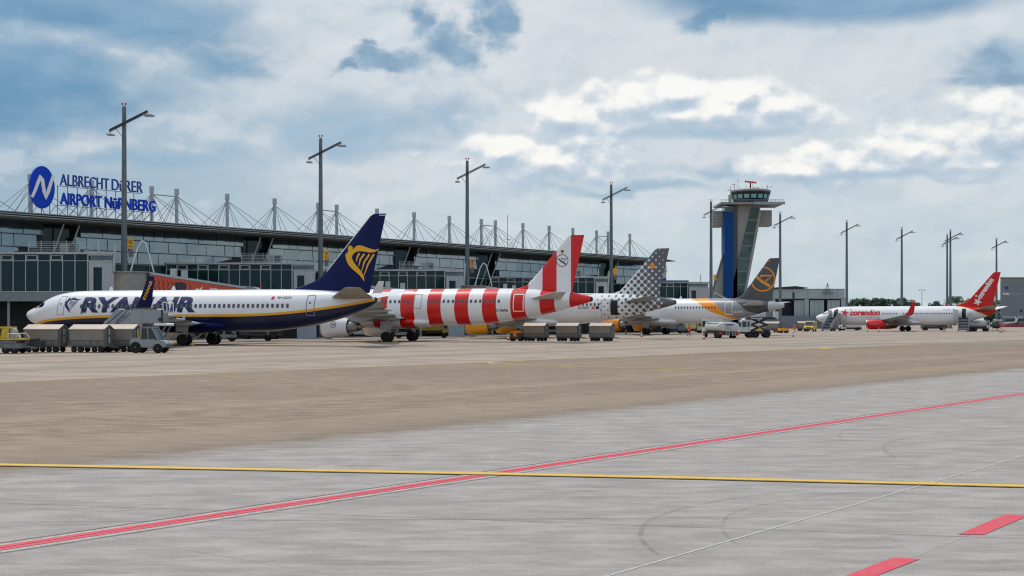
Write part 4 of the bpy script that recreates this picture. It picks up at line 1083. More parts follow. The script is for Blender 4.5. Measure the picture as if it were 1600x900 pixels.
# ------------------------------------------------------------------ boarding bridges
ORB = mat('orange_advert_panel', srgb(206, 78, 44), .45, grime=.1)
def bridge(rot, cab, zr, zc, label, adv=None, hoop=True, boxes=(.25, .36)):
    root = thing('boarding_bridge', label, 'boarding bridge', (rot[0], rot[1], 0), 0, 'boarding bridges at the gate piers')
    MB().lathe([(zr-2.6, 1.7), (zr-.1, 1.7)], (0, 0, 0), 'z', 24).build('rotunda', mat('ribbed_grey_wall', srgb(140, 136, 130), .5, .2, grime=.2), root, smooth=40)
    MB().lathe([(zr-.1, 1.95), (zr+.02, 1.95)], (0, 0, 0), 'z', 24).build('rotunda_roof', ALU, root, smooth=40)
    MB().cyl((0, 0, 0), (0, 0, zr-2.6), .45, n=16).build('rotunda_column', ALU, root, smooth=40)
    d = Vector((cab[0]-rot[0], cab[1]-rot[1], 0)); L = d.length; ang = math.atan2(d.y, d.x); d.normalize()
    P = [Vector((0, 0, 0))+d*1.5, d*(L-2.2)]
    s = Vector((d.y, -d.x, 0))           # towards the apron side
    def quad(sa, w, z0a, z1a, k0=0., k1=1.):
        a = P[0]+(P[1]-P[0])*k0+s*sa; b = P[0]+(P[1]-P[0])*k1+s*sa
        f = lambda p, k, z: (p.x, p.y, z+(zc-zr)*k)
        e = s*w
        vs = [f(a, k0, z0a), f(b, k1, z0a), f(b, k1, z1a), f(a, k0, z1a)]
        vs += [(x+e.x, y+e.y, z) for x, y, z in vs]
        return vs, [(0, 1, 2, 3), (7, 6, 5, 4), (0, 4, 5, 1), (1, 5, 6, 2), (2, 6, 7, 3), (3, 7, 4, 0)]
    tn = MB(); tn.add(*quad(-1.3, 2.6, zr-2.6, zr-.25)); tun = tn.build('tunnel', ALU, root)
    tr = MB(); tr.add(*quad(-1.42, 2.84, zr-.25, zr+.0)); 
    for k in range(7): tr.add(*quad(-.6+(k % 3)*.4, .4, zr, zr+.09, .04+k*.13, .1+k*.13))
    tr.build('tunnel_roof', ALUL, tun)
    if adv:
        ap = MB(); ap.add(*quad(1.32, .03, zr-2.5, zr-.32, .01, .99)); ap.build('advert_panel', ORB, tun)
        def am(a, b): # a along 0..L', b height above panel bottom
            Lp = (P[1]-P[0]).length; k = a/Lp; p = P[0]+(P[1]-P[0])*k+s*1.365; return (p.x, p.y, zr-2.5+(zc-zr)*k+b)
        Lp = (P[1]-P[0]).length
        tp = text_polys('APPLAUS', Lp*.2, .42, 0, .02)
        flat_mesh('lettering', [(x+Lp*.60, y+1.38) for x, y in tp[0]], tp[1], WHT, tun, xf=am)
        flat_mesh('white_shape', [(Lp*.44, 1.15), (Lp*.47, 1.5), (Lp*.50, 1.45), (Lp*.54, 1.9), (Lp*.52, 1.5), (Lp*.56, 1.2)], [(0, 1, 2, 3, 4, 5)], WHT, tun, xf=am)
        dk = []
        rr = random.Random(5)
        for k in range(9):
            a = Lp*(.03+k*.045); dk.append(stroke_poly([(a, 1.9), (a+.25, 1.55), (a+.1, 1.2), (a+.35, .7)], [.05, .14, .1, .12]))
        dk.append(([(Lp*.25, .9), (Lp*.35, .9), (Lp*.36, 1.8), (Lp*.31, 1.95), (Lp*.25, 1.75)], [(0, 1, 2, 3, 4)]))
        flat_mesh('printed_figures', *merge(*dk), mat('dark_print', srgb(52, 44, 62), .5), tun, xf=am)
    for kk in boxes:
        p = P[0]+(P[1]-P[0])*kk+s*1.1; z = zr+(zc-zr)*kk
        MB().box(p.x-.3, p.x+.3, p.y-.3, p.y+.3, z, z+.8).box(p.x-.14, p.x+.14, p.y-.16, p.y+.16, z-1.0, z).build('roof_box', ALUL, root)
    c = d*(L-.8); cb = MB()
    prof = [(-1.7, zc-2.5), (1.7, zc-2.5), (1.7, zc-.35), (.9, zc+.02), (0, zc+.12), (-.9, zc+.02), (-1.7, zc-.35)]
    cb.prism([(c.x+a, z) for a, z in prof], c.y-1.7, c.y+1.7, 'y'); cab_ = cb.build('cab', ALU, root, bevel=.06)
    MB().box(c.x+.1, c.x+1.3, c.y-1.74, c.y-1.7, zc-1.5, zc-.7).build('cab_window', DGL, cab_)
    for q in (-1.8, 1.8): MB().cyl((c.x+q, c.y-1.2, zc-.4), (c.x+q, c.y-1.2, zc+.35), .07, n=8).build('warning_lamp', mat('red_lens', srgb(180, 20, 20)), cab_)
    lg = MB(); q = d*(L-4.2)
    for sg_ in (-1.1, 1.1): lg.box(q.x-.2+sg_, q.x+.2+sg_, q.y-.2, q.y+.2, .5, zc-2.4)
    lg.box(q.x-1.4, q.x+1.4, q.y-.3, q.y+.3, .45, .8); leg = lg.build('lift_column', ALU, root)
    for sg_ in (-.9, .9): MB().lathe([(-.25, .3), (-.2, .5), (.2, .5), (.25, .3)], (q.x+sg_, q.y, .5), 'y', 16).build('wheel', RUB, leg, smooth=40)
    if hoop:
        h = MB(); h.tube([(.3, -1.0, zr), (1.1, -1.0, zr+2.6), (1.55, -1.0, zr+3.3), (1.95, -1.0, zr+3.0), (2.3, -1.0, zr+1.8), (2.8, -1.0, zr-.1)], .07, 8)
        h.build('hoop', mat('white_tube', srgb(196, 204, 206), .4), root, smooth=60)
    return root
bridge((-40.9, 137.2), (-30.4, 150.2), 7.62, 6.3, 'boarding bridge with orange advert panels behind the navy and white fuselage', adv=True)
bridge((-23.4, 163.6), (-11.2, 174.8), 7.2, 6.35, 'boarding bridge whose roof boxes stick up behind the striped fuselage, left of the light mast', hoop=False, boxes=(.55, .74))
bridge((-5.7, 187.0), (8.0, 221), 7.45, 6.3, 'boarding bridge with a grey rotunda behind the striped fuselage, right of the light mast')
st = thing('boarding_stairway', 'sloping covered stairway at the end of the blue edged gate pier', 'stairway', (40.2, 254, 0))
MB().prism([(0, 7.9), (5.4, 5.0), (5.4, 4.7), (0, 7.5)], -1.3, 1.3).build('sloping_roof', ALUL, st)
MB().prism([(0, 7.4), (5.3, 4.65), (5.3, 3.0), (0, 5.6)], -1.1, 1.1).build('side_wall', ALU, st)
MB().box(.2, .5, -1, -.7, 0, 5.7).box(4.6, 4.9, -1, -.7, 0, 3.3).build('legs', ALU, st)

# ------------------------------------------------------------------ apron light masts
POLE = mat('galvanised_mast', srgb(104, 112, 118), .5, .25, grime=.18)
ARMM = mat('dark_mast_arm', srgb(66, 72, 76), .5, .2)
def light_mast(label, X, Z, top=27.9, sign=None, scol=YEL):
    root = thing('light_mast', label, 'light mast', (X, Z, 0), 0, 'tall apron light masts')
    MB().cyl((0, 0, 0), (0, 0, top), .42, .24, n=14).cyl((0, 0, 0), (0, 0, .3), .6, n=14).build('pole', POLE, root, smooth=40)
    zc = top-1.95; a0, a1 = Vector((-1.65, -.42, zc-.88)), Vector((2.9, -.42, zc+1.42))
    arm = MB().bar(a0, a1, .3, .14).bar(a0-Vector((0, 0, .2)), a1-Vector((0, 0, .2)), .24, .1).build('crossarm', ARMM, root)
    MB().cyl((0, -.1, zc-1.9), (-.95, -.4, zc-.6), .035, n=6).build('brace', ARMM, root)
    for p, w_ in ((a1, .95), (a0, .62)):
        MB().box(p.x-w_*.55+.1, p.x+w_*.62+.1, p.y-.45, p.y+.75, p.z-.62, p.z-.48).bar((p.x+.1, p.y, p.z-.5), (p.x+.1, p.y, p.z-.05), .06).build('floodlight', mat('floodlight_housing', srgb(150, 156, 160), .4, .3), arm)
    for q in (-.2, .2):
        lf = MB().cyl((0, 0, top), (q, 0, top+.28), .03, n=6).lathe([(0, .06), (.03, .11), (.2, .11), (.26, .05)], (q, 0, top+.25), 'z', 10)
        lf.build('obstruction_lamp', mat('red_lens', srgb(180, 20, 20)), root, smooth=50)
    if sign is not None:
        s = MB().box(.5, 1.12, -.08, -.02, 11.0, 12.2).bar((.1, 0, 11.9), (1.1, 0, 11.9), .05).bar((.1, 0, 11.3), (1.1, 0, 11.3), .05).build('stand_sign', scol, root)
        MB().box(.55, 1.07, -.07, -.03, 10.0, 10.95).build('lower_plate', mat('grey_plate', srgb(110, 108, 112), .5), root)
        if sign:
            tp = text_polys(sign, .4 if len(sign) > 1 else .24, .55, 0, .02)
            o = .6 if len(sign) > 1 else .69
            flat_mesh('number', [(x+o, y+11.5) for x, y in tp[0]], tp[1], BLACK, s, xf=lambda a, b: (a, -.086, b))
            flat_mesh('number_bar', [(.64, 11.2), (.98, 11.2), (.98, 11.3), (.64, 11.3)], [(0, 1, 2, 3)], BLACK, s, xf=lambda a, b: (a, -.086, b))
    return root
def pole_at(x, ytop, label, sign=None, scol=YEL, top=27.9):
    Z = F*(top+.3-HC)/(HY-ytop); return light_mast(label, (x-800)/F*Z, Z, top, sign, scol)
pole_at(194, 163, 'light mast with a yellow number 10 sign in front of the rooftop sign', '10')
pole_at(501, 213, 'light mast with a yellow sign just left of the navy tail', '9')
pole_at(730, 248.5, 'light mast with an orange sign rising behind the middle of the striped fuselage', '8', ORG)
pole_at(955, 286, 'light mast between the striped tail and the dotted tail', '')
pole_at(1111, 313, 'light mast just left of the control tower', '')
pole_at(1219, 332, 'light mast just right of the control tower and the charcoal tail')
pole_at(1323, 345, 'light mast above the nose section of the red tailed airliner')
pole_at(1409, 356, 'light mast above the red winglet of the red tailed airliner')
pole_at(1485, 359, 'taller of the two light masts that overlap left of the red tail')
pole_at(1480, 366, 'shorter of the two light masts that overlap left of the red tail')
pole_at(1557, 372, 'light mast rising directly behind the red tail')

# ------------------------------------------------------------------ control tower
ZT = 420.; K = ZT/F
def tw(x): return (x-800)*K
def tz(y): return HC+(HY-y)*K
XT = tw(1160)
ct = thing('control_tower', 'tall concrete airport control tower with a blue slab and a raking glass leg', 'control tower', (XT, ZT, 0))
def tx(x): return tw(x)-XT
TCON = mat('tower_concrete', srgb(152, 151, 147), .8, grime=.14, gscale=.2)
TBL = mat('tower_blue_panel', srgb(0, 66, 130), .5, grime=.1, gscale=.2, spec=.2)
TGL = glassy('tower_glass', srgb(34, 56, 58), srgb(62, 88, 88), .1, .25)
MB().box(tx(1129.5), tx(1143.5), -3, 3, 0, tz(332)).build('blue_slab', TBL, ct)
MB().box(tx(1130), tx(1143), -2.9, 2.9, tz(332), tz(323)).build('slab_top_window', TGL, ct)
MB().box(tx(1143.5), tx(1150), -2.6, 3, 0, tz(322)).build('dark_glass_edge', mat('dark_tower_glass', srgb(36, 50, 62), .15), ct)
MB().prism([(tx(1150), 0), (tx(1151), 0), (tx(1174), tz(326)), (tx(1186), tz(326)), (tx(1186), tz(322)), (tx(1150), tz(322))], -2.2, 3).build('concrete_shaft', TCON, ct)
leg = MB().prism([(tx(1126.4), 0), (tx(1150.5), 0), (tx(1184.5), tz(326)), (tx(1171.7), tz(326))], -2.6, 1).build('raking_glass_leg', TGL, ct)
for y in (345, 365, 385, 405, 425, 445):
    fr = MB()
    k = (499.5-y)/(499.5-326); xa = max(1126.4+(1171.7-1126.4)*k, 1150.5); xb2 = 1150.5+(1184.5-1150.5)*k; fr.box(tx(xa), tx(xb2), -2.75, -2.6, tz(y)-.12, tz(y)+.12); fr.build('glazing_bar', ALU, leg)
MB().prism([(tx(1150.5), 0), (tx(1154), 0), (tx(1187.3), tz(332)), (tx(1184.5), tz(326))], -2.7, 2).build('concrete_edge', TCON, ct)
MB().prism([(tx(1096), 0), (tx(1129.3), 0), (tx(1129.3), tz(399))], -1, 2).build('rear_buttress', mat('buttress_concrete', srgb(150, 152, 148), .8, grime=.2), ct)
MB().prism([(tx(1094.6), 0), (tx(1096), 0), (tx(1129.3), tz(399)), (tx(1129.3), tz(394))], -1.4, -1).build('buttress_edge_glass', TGL, ct)
MB().box(tx(1113.5), tx(1129.3), 0, 6, tz(354), tz(329.5)).build('side_box', TCON, ct)
MB().box(tx(1186.2), tx(1206), 0, 6, tz(353), tz(328.5)).build('side_box', TCON, ct)
bl = MB()
for k in range(5):
    for a, b in ((1113.2, 1129), (1186.5, 1206.2)): bl.box(tx(a), tx(b), -.08, -.01, tz(352-k*4.6)-.04, tz(352-k*4.6)+.04)
bl.build('cladding_joints', ALU, ct)
MB().prism([(tx(1121), -7), (tx(1219), -7), (tx(1219), 9), (tx(1121), 9)], tz(321.3), tz(318.6), 'z').build('gallery_deck', mat('deck_grey', srgb(136, 140, 142), .7), ct)
MB().prism([(tx(1172), -7.3), (tx(1219.3), -7.3), (tx(1219.3), -6.9), (tx(1172), -6.9)], tz(322.4), tz(318.2), 'z').build('deck_edge', mat('deck_edge_grey', srgb(140, 152, 166), .5), ct)
rl3 = MB()
for k in range(16):
    x = 1122+k*6.4
    rl3.bar((tx(x), -6.8, tz(318.4)), (tx(x), -6.8, tz(314.6)), .07)
rl3.bar((tx(1122), -6.8, tz(314.6)), (tx(1218), -6.8, tz(314.6)), .09).bar((tx(1122), -6.8, tz(316.4)), (tx(1218), -6.8, tz(316.4)), .06)
rl3.build('gallery_railing', ALU, ct)
n = 16; cxx = tx(1173.5)
def poly_ring(r, z, yc=1): return [(cxx+r*math.cos(2*math.pi*(k+.5)/n), yc+r*math.sin(2*math.pi*(k+.5)/n), z) for k in range(n)]
MB().rings([poly_ring(5.3, tz(318.4)), poly_ring(6.4, tz(300))]).build('cab_glazing', glassy('dark_cab_glass', srgb(14, 30, 40), srgb(24, 44, 54), .08), ct)
for k in range(n):
    a, b = Vector(poly_ring(5.78, tz(311))[k]), Vector(poly_ring(5.78, tz(311))[(k+1) % n]); c_, d_ = Vector(poly_ring(6.12, tz(305))[(k+1) % n]), Vector(poly_ring(6.12, tz(305))[k])
    sh = (b-a)*.14; MB().add([a+sh, b-sh, c_-sh, d_+sh], [(0, 1, 2, 3)]).build('cab_window', mat('lit_teal_pane', srgb(128, 176, 176), .3), ct)  # light showing through the cab, put into the colour as pale teal panes
MB().rings([poly_ring(5.35, tz(318.4)), poly_ring(5.5, tz(315.5))]).build('cab_sill', mat('cab_blue_band', srgb(24, 52, 92), .4), ct)
MB().rings([poly_ring(6.42, tz(300.6)), poly_ring(6.6, tz(300)), poly_ring(6.65, tz(298)), poly_ring(6.3, tz(296.8))]).build('cab_roof', mat('cab_roof_grey', srgb(134, 139, 142), .6), ct)
mu = MB()
for k in range(n):
    a = poly_ring(5.36, tz(318.4))[k]; b = poly_ring(6.45, tz(300))[k]; mu.bar(a, b, .16)
mu.build('cab_mullions', DARKM, ct)
MB().box(tx(1139), tx(1143.4), 0, 2, tz(318), tz(304)).build('lift_head', CONC, ct)
an = MB()
for x, y, r in ((1153.8, 280, .06), (1148, 286, .09), (1166.5, 288, .06), (1191.8, 288, .05), (1156.7, 291, .05), (1199.5, 289, .1), (1142, 290, .05), (1176.5, 281, .04)):
    an.cyl((tx(x), 1, tz(297)), (tx(x), 1, tz(y)), r, n=6)
an.bar((tx(1143.5), 1, tz(288)), (tx(1149.5), 1, tz(288)), .1).bar((tx(1197), 1, tz(291.5)), (tx(1207.5), 1, tz(291.5)), .12).bar((tx(1137.5), 1, tz(296.5)), (tx(1148), 1, tz(296.5)), .2)
for k in range(5): an.cyl((tx(1178+k*2), 1.5, tz(295)), (tx(1179+k*2), 1.5, tz(291+k % 2)), .09, n=5)
an.build('antennas', DARKM, ct)
MB().cyl((tx(1173.4), 1, tz(295.5)), (tx(1173.4), 1, tz(285.5)), .24, n=10).build('radar_mount', DARKM, ct, smooth=40)
MB().bar((tx(1164.3), .6, tz(283.2)), (tx(1183), 1.4, tz(284.8)), .5, .5).build('radar_bar', mat('radar_orange', srgb(214, 84, 50), .5), ct)

# ------------------------------------------------------------------ hangars on the right
ZH = 362.; KH = ZH/F
def hx(x): return (x-800)*KH
def hz(y): return HC+(HY-y)*KH
HP = mat('hangar_pale_panel', srgb(158, 172, 174), .6, grime=.12, gscale=.15)
hg = thing('hangar', 'pale grey green hangar with tall sliding doors right of the control tower', 'hangar', (hx(1260), ZH, 0))
o = hx(1260); X_ = lambda x: hx(x)-o
MB().box(X_(1195), X_(1208), .4, 30, 0, hz(449)).build('rear_wing', mat('hangar_mid_panel', srgb(132, 142, 148), .6, grime=.1), hg)
MB().box(X_(1208), X_(1320), 0, 30, hz(466), hz(451.5)).build('upper_wall', HP, hg)
pj = MB()
for x in (1262.5, 1290, 1308.5, 1238): pj.box(X_(x)-.05, X_(x)+.05, -.06, 0, hz(466), hz(451.5))
pj.box(X_(1208), X_(1320), -.08, 0, hz(467.3), hz(466)); pj.box(X_(1208), X_(1320), -.1, 0, hz(452.2), hz(451.2)); pj.build('panel_joints', ALU, hg)
MB().prism([(X_(1205), hz(449.5)), (X_(1243), hz(447)), (X_(1262), hz(449.6)), (X_(1262), hz(450.4)), (X_(1205), hz(451))], -.6, 30).build('roof_edge', ROOFD, hg)
MB().box(X_(1208), X_(1320), 2.5, 30, 0, hz(466)).build('inner_wall', mat('hangar_shadow_opening', srgb(30, 38, 46), .7), hg)
for a, b in ((1241.5, 1257), (1266, 1288), (1293.5, 1313)):
    d = MB().box(X_(a), X_(b), .4, .8, hz(494), hz(469)); dj = d.build('sliding_door', HP, hg)
    for q in (.33, .66): MB().box(X_(a+(b-a)*q)-.04, X_(a+(b-a)*q)+.04, .36, .4, hz(494), hz(469)).build('door_joint', ALU, dj)
for x in (1208, 1260.5, 1318): MB().box(X_(x)-.6 if x > 1208 else X_(x), X_(x)+.6, -.05, .7, 0, hz(466)).build('pier_column', HP, hg)
MB().box(X_(1238.3), X_(1241.3), -.12, -.02, hz(470), hz(457)).build('dark_vent', DARKM, hg)
MB().box(X_(1195), X_(1320), -1.8, -.8, 0, hz(493.5)).build('blast_wall', mat('grey_blast_wall', srgb(112, 122, 132), .7, grime=.2, gscale=.2), hg)
MB().box(X_(1245), X_(1320), .3, .5, hz(496.5), hz(494)).build('door_track', DARKM, hg)
lt = MB(); x = X_(1292)
for k in range(5): lt.cyl((x-1+k*.5, -.4, hz(458)), (x+.1, -.4, hz(442)), .05, n=5)
lt.box(x-1.4, x+1.8, -1.2, -.1, hz(457.5), hz(456.8)).bar((x-1.3, -1.2, hz(457)), (x-1.3, -1.2, hz(453)), .06).bar((x-1.3, -1.2, hz(453)), (x+1.8, -1.2, hz(453)), .06); lt.build('roof_lattice', CABLE, hg)

ZF = 430.; KF = ZF/F
def fx(x): return (x-800)*KF
def fz(y): return HC+(HY-y)*KF
fh = thing('hangar', 'grey maintenance hangar with a blue triangle and white lettering at the right edge', 'hangar', (fx(1563), ZF, 0))
X_ = lambda x: fx(x)-fx(1563)
SK = 50*fx(1563)/ZF+2
def trap(x0, y0, z0, z1, x1=1680): return MB().prism([(x0, y0), (X_(x1), y0), (X_(x1)+SK, 50), (x0+SK, 50)], z0, z1, 'z')
trap(0, 0, fz(495), fz(441)).build('upper_wall', mat('slate_grey_cladding', srgb(118, 124, 132), .6, grime=.08, gscale=.1), fh)
trap(X_(1564), .5, fz(441), fz(434)).build('roof_band', mat('ribbed_roof_band', srgb(142, 148, 148), .6, grime=.1), fh)
trap(-.3, -.3, fz(434), fz(433.2), 1682).build('roof_edge', ALU, fh)
trap(0, .3, 0, fz(495)).build('lower_wall', mat('teal_lower_wall', srgb(104, 128, 134), .6, grime=.1), fh)
MB().box(X_(1572), X_(1680), .1, .3, fz(501), fz(499)).build('window_band', DARKM, fh)
MB().box(X_(1587.5), X_(1591.5), .1, .32, fz(511), fz(502)).build('doorway', DARKM, fh)
MB().box(X_(1594), X_(1597.5), -.06, .02, fz(487.5), fz(483.5)).build('vent', DARKM, fh)
MB().box(0, X_(1680), -1.2, -.8, 0, .9).build('red_kerb', mat('red_barrier', srgb(150, 60, 66), .6), fh)
def F2(a, b): return (a, -.05, b)
flat_mesh('emblem', [(X_(1567.5), fz(449.6)), (X_(1577), fz(446)), (X_(1574), fz(450.5)), (X_(1576), fz(454))], [(0, 1, 2, 3)], mat('logo_blue', srgb(40, 50, 130), .4), fh, xf=F2)
for txt, a, b, y0, y1, sh, bo, mm in (('FAI', 1566.5, 1577.5, 461, 457.3, .2, .03, WHT), ('Technik', 1579.5, 1596, 461, 457.8, 0, 0, mat('pale_letter', srgb(170, 174, 180), .5)), ('www.fai.ag', 1566, 1610, 497.5, 493.5, 0, .01, WHT)):
    tp = text_polys(txt, X_(b)-X_(a), fz(y1)-fz(y0), sh, bo)
    flat_mesh('lettering', [(x+X_(a), y+fz(y0)) for x, y in tp[0]], tp[1], mm, fh, xf=F2)

# small distant lamp post
sp_ = thing('lamp_post', 'thin distant lamp post with two heads left of the red tail', 'lamp post', ((1440.5-800)/F*500, 500, 0))
MB().cyl((0, 0, 0), (0, 0, 14.2), .12, n=8).bar((-1, 0, 14.2), (1, 0, 14.2), .1).box(-1.3, -.7, -.2, .2, 13.9, 14.15).box(.7, 1.3, -.2, .2, 13.9, 14.15).build('post', ALU, sp_)

# ------------------------------------------------------------------ trees
LEAF = [mat('leaves_'+n_, c_, .85, grime=.3, gscale=.4) for n_, c_ in (('dark', srgb(52, 74, 62)), ('mid', srgb(64, 88, 66)), ('light', srgb(82, 106, 72)))]
BARK = mat('bark', srgb(78, 68, 56), .9, grime=.3)
def tree(x, ytop, Z, w, label, seed, pal=(0, 0, 1), group='trees beyond the apron'):
    rr = random.Random(seed); X = (x-800)/F*Z; H = HC+(HY-ytop)*Z/F; W = w*Z/F
    root = thing('tree', label, 'tree', (X, Z, 0), 0, group)
    tk = MB(); tk.cyl((0, 0, 0), (rr.uniform(-.3, .3), 0, H*.45), W*.045+.1, W*.03+.05, n=8)
    for k in range(5):
        a = rr.uniform(0, 6.28); tk.cyl((0, 0, H*.3+k*.4), (math.cos(a)*W*.3, math.sin(a)*W*.3, H*.62+rr.uniform(-.5, 1)), .14, .05, n=5)
    tk.build('trunk', BARK, root, smooth=40)
    cl = []
    for k in range(42):
        a = rr.uniform(0, 6.28); q = rr.random()**.5; zz = rr.uniform(.16, .93)
        lim = math.sin(math.pi*min(1, (1.04-zz)*1.15))**.6
        cl.append((math.cos(a)*q*W*.5*lim, math.sin(a)*q*W*.5*lim, H*zz, W*rr.uniform(.13, .22)))
    cr = MB()
    for cx_, cy_, cz_, r_ in cl:
        mi = rr.choice(pal)
        for k in range(62):
            d = Vector((rr.gauss(0, 1), rr.gauss(0, 1), rr.gauss(0, .8))).normalized()*r_*rr.uniform(.55, 1.1)
            p = Vector((cx_, cy_, cz_))+d
            if p.z > H: p.z = H-rr.random()*.5
            s_ = rr.uniform(.22, .5)*(Z/700)
            u_ = Vector((rr.gauss(0, 1), rr.gauss(0, 1), rr.gauss(0, 1))).normalized(); v_ = u_.orthogonal().normalized()
            cr.mi = mi if rr.random() < .75 else rr.choice((0, 1, 2))
            cr.add([p+u_*s_, p+v_*s_*.8, p-u_*s_, p-v_*s_*.8], [(0, 1, 2, 3)])
    cr.build('crown', LEAF, root)
FAR = [(1322, 473), (1334, 468.5), (1345, 467), (1356, 469), (1367, 466.5), (1378, 467), (1389, 468.5), (1399, 469), (1409, 466.5), (1419, 470), (1428, 474)]
for i, (x, y) in enumerate(FAR):
    tree(x, y-1.5, 760+((i*37) % 60), 23, 'dark distant tree in the tree line between the pale hangar and the thin lamp post', i+1, (0, 0, 1), 'trees of the distant tree line')
tree(1462, 470, 610, 22, 'rounded green tree just right of the thin lamp post', 31, (0, 1))
tree(1491, 463, 600, 32, 'largest green tree, behind the pair of overlapping light masts', 32, (1, 2))
tree(1512, 466, 590, 24, 'green tree right behind the front edge of the red tail', 33, (1, 2))
tree(1558, 468, 600, 22, 'green tree between the red tail and the grey hangar', 34, (1, 2))
tree(1546, 474, 620, 18, 'small green tree showing low behind the red tail', 35, (1, 2))
# ------------------------------------------------------------------ ground vehicles
TARP = mat('grey_cart_tarpaulin', srgb(136, 129, 121), .7, grime=.16, gscale=1.2)
TARPR = mat('pale_cart_roof', srgb(196, 180, 166), .65, grime=.1)
CHAS = mat('cart_chassis', srgb(112, 113, 112), .6, .2, grime=.3)
VW = mat('white_vehicle_paint', srgb(196, 200, 200), .4, grime=.12, coat=.2)
VG = mat('light_grey_vehicle_paint', srgb(140, 147, 152), .4, grime=.12, coat=.2)
VY = mat('yellow_vehicle_paint', srgb(204, 172, 48), .4, grime=.15, coat=.2)
HUB = mat('wheel_hub', srgb(128, 130, 132), .5, .3)
GLS = mat('vehicle_glass', srgb(34, 44, 50), .08, spec=.8)
REDL = mat('red_lamp', srgb(200, 30, 50), .3)
HIVIS = mat('hi_vis_orange', srgb(232, 76, 34), .7)
def whl(par, x, y, r, wd=.2, name='wheel'):
    mb = MB(); mb.lathe([(-wd/2, r*.5), (-wd/2, r*.86), (-wd*.3, r), (wd*.3, r), (wd/2, r*.86), (wd/2, r*.5)], (x, y, r), 'y', 20)
    mb.mi = 1; mb.lathe([(-wd*.52, .02), (-wd*.46, r*.25), (-wd*.42, r*.52), (wd*.42, r*.52), (wd*.46, r*.25), (wd*.52, .02)], (x, y, r), 'y', 14)
    return mb.build(name, [RUB, HUB], par, smooth=35)

def cart(label, X, Z, rz, group, L=3.0):
    root = thing('baggage_cart', label, 'baggage cart', (X, Z, 0), rz, group)
    h = L/2
    fr = MB().box(-h, h, -.75, .75, .48, .58).box(-h+.1, h-.1, -.6, -.5, .36, .48).box(-h+.1, h-.1, .5, .6, .36, .48)
    fr.bar((h, 0, .45), (h+.75, 0, .38), .08); fr.build('chassis', CHAS, root)
    MB().prism([(-.75, .95), (.75, .95), (.78, 1.78), (-.78, 1.78)], -h+.06, h-.12, 'x').build('side_cover', TARP, root)
    MB().prism([(-.83, 1.74), (-.84, 1.8), (0, 2.14), (.84, 1.8), (.83, 1.74), (0, 2.07)], -h, h-.02, 'x').build('roof', TARPR, root)
    rp = MB()
    for y in (-.76, .76):
        rp.box(-h+.06, h-.1, y-.02, y+.02, .58, .63).box(-h+.06, h-.1, y-.02, y+.02, .92, .96)
        k = -h+.1
        while k < h-.1: rp.box(k-.02, k+.02, y-.025, y+.025, .58, .95); k += (L-.2)/5
    rp.build('side_rails', CHAS, root)
    MB().box(-h+.08, h-.14, -.73, -.70, .6, .94).box(-h+.08, h-.14, .70, .73, .6, .94).build('side_panel', mat('grey_side_panel', srgb(118, 118, 114), .6, grime=.3), root)
    for x in (-h, h-.04):
        ef = MB(); ef.bar((x+.02, -.75, .6), (x+.02, .75, .6), .06)
        ef.box(x, x+.05, -.78, -.72, .55, 1.78).box(x, x+.05, .72, .78, .55, 1.78).bar((x+.02, -.78, 1.78), (x+.02, 0, 2.1), .05).bar((x+.02, 0, 2.1), (x+.02, .78, 1.78), .05)
        ef.box(x, x+.05, -.22, -.17, .55, 2.0).box(x, x+.05, .17, .22, .55, 2.0)
        ef.build('end_frame', CHAS, root)
    MB().prism([(-.7, .6), (.7, .6), (.7, 1.75), (0, 2.04), (-.7, 1.75)], h-.1, h-.06, 'x').build('end_curtain', mat('dark_end_curtain', srgb(104, 102, 98), .7, grime=.2), root)
    MB().box(h-.05, h-.02, -.16, .16, .7, 1.2).box(h-.05, h-.02, -.13, .13, 1.35, 1.8).build('notice_plate', mat('pale_plate', srgb(170, 172, 170), .5), root)
    for x in (-h+.5, -h+.86 if L > 3.2 else -h+.55, h-.55): pass
    for x in (-h+.34, -h+.84, h-.92, h-.42):
        for y in (-.6, .6): whl(root, x, y, .22, .16)
    return root
def gz(y): return F*HC/(y-HY)
# train of carts at the left
Zc = 98.
c1 = cart('baggage cart at the left end of its train, partly behind the yellow vehicle', (71-800)/F*Zc, Zc+.2, -.13, 'baggage carts in two trains', 2.9)
def cart_copy(src, label, X, Z, rz=None):
    c = copy_tree(src); c['label'] = label; c.location = (X, Z, 0)
    if rz is not None: c.rotation_euler = (0, 0, rz)
    return c
cart_copy(c1, 'middle baggage cart in front of the nose of the navy tailed airliner', (143-800)/F*Zc, Zc, -.13)
cart_copy(c1, 'baggage cart coupled right behind the small grey tow tractor', (188.5-800)/F*(Zc+1.6), Zc+1.6, -.13)
Zm = 149.
for k, (x, lb) in enumerate(((837.5, 'baggage cart coupled to the small orange tractor under the striped tail'), (888.5, 'middle cart of the train parked under the dotted fuselage'), (940, 'last cart of the train, beside the orange engine'))):
    cart_copy(c1, lb, (x-800)/F*Zm, Zm-k*.2, -.34).scale = (.93, 1, 1)
cart_copy(c1, 'baggage cart behind the high lift truck under the charcoal tail', (1206-800)/F*250, 250, -.2)
cart_copy(c1, 'baggage cart partly hidden behind the yellow van', (1256-800)/F*285, 285, -.1)

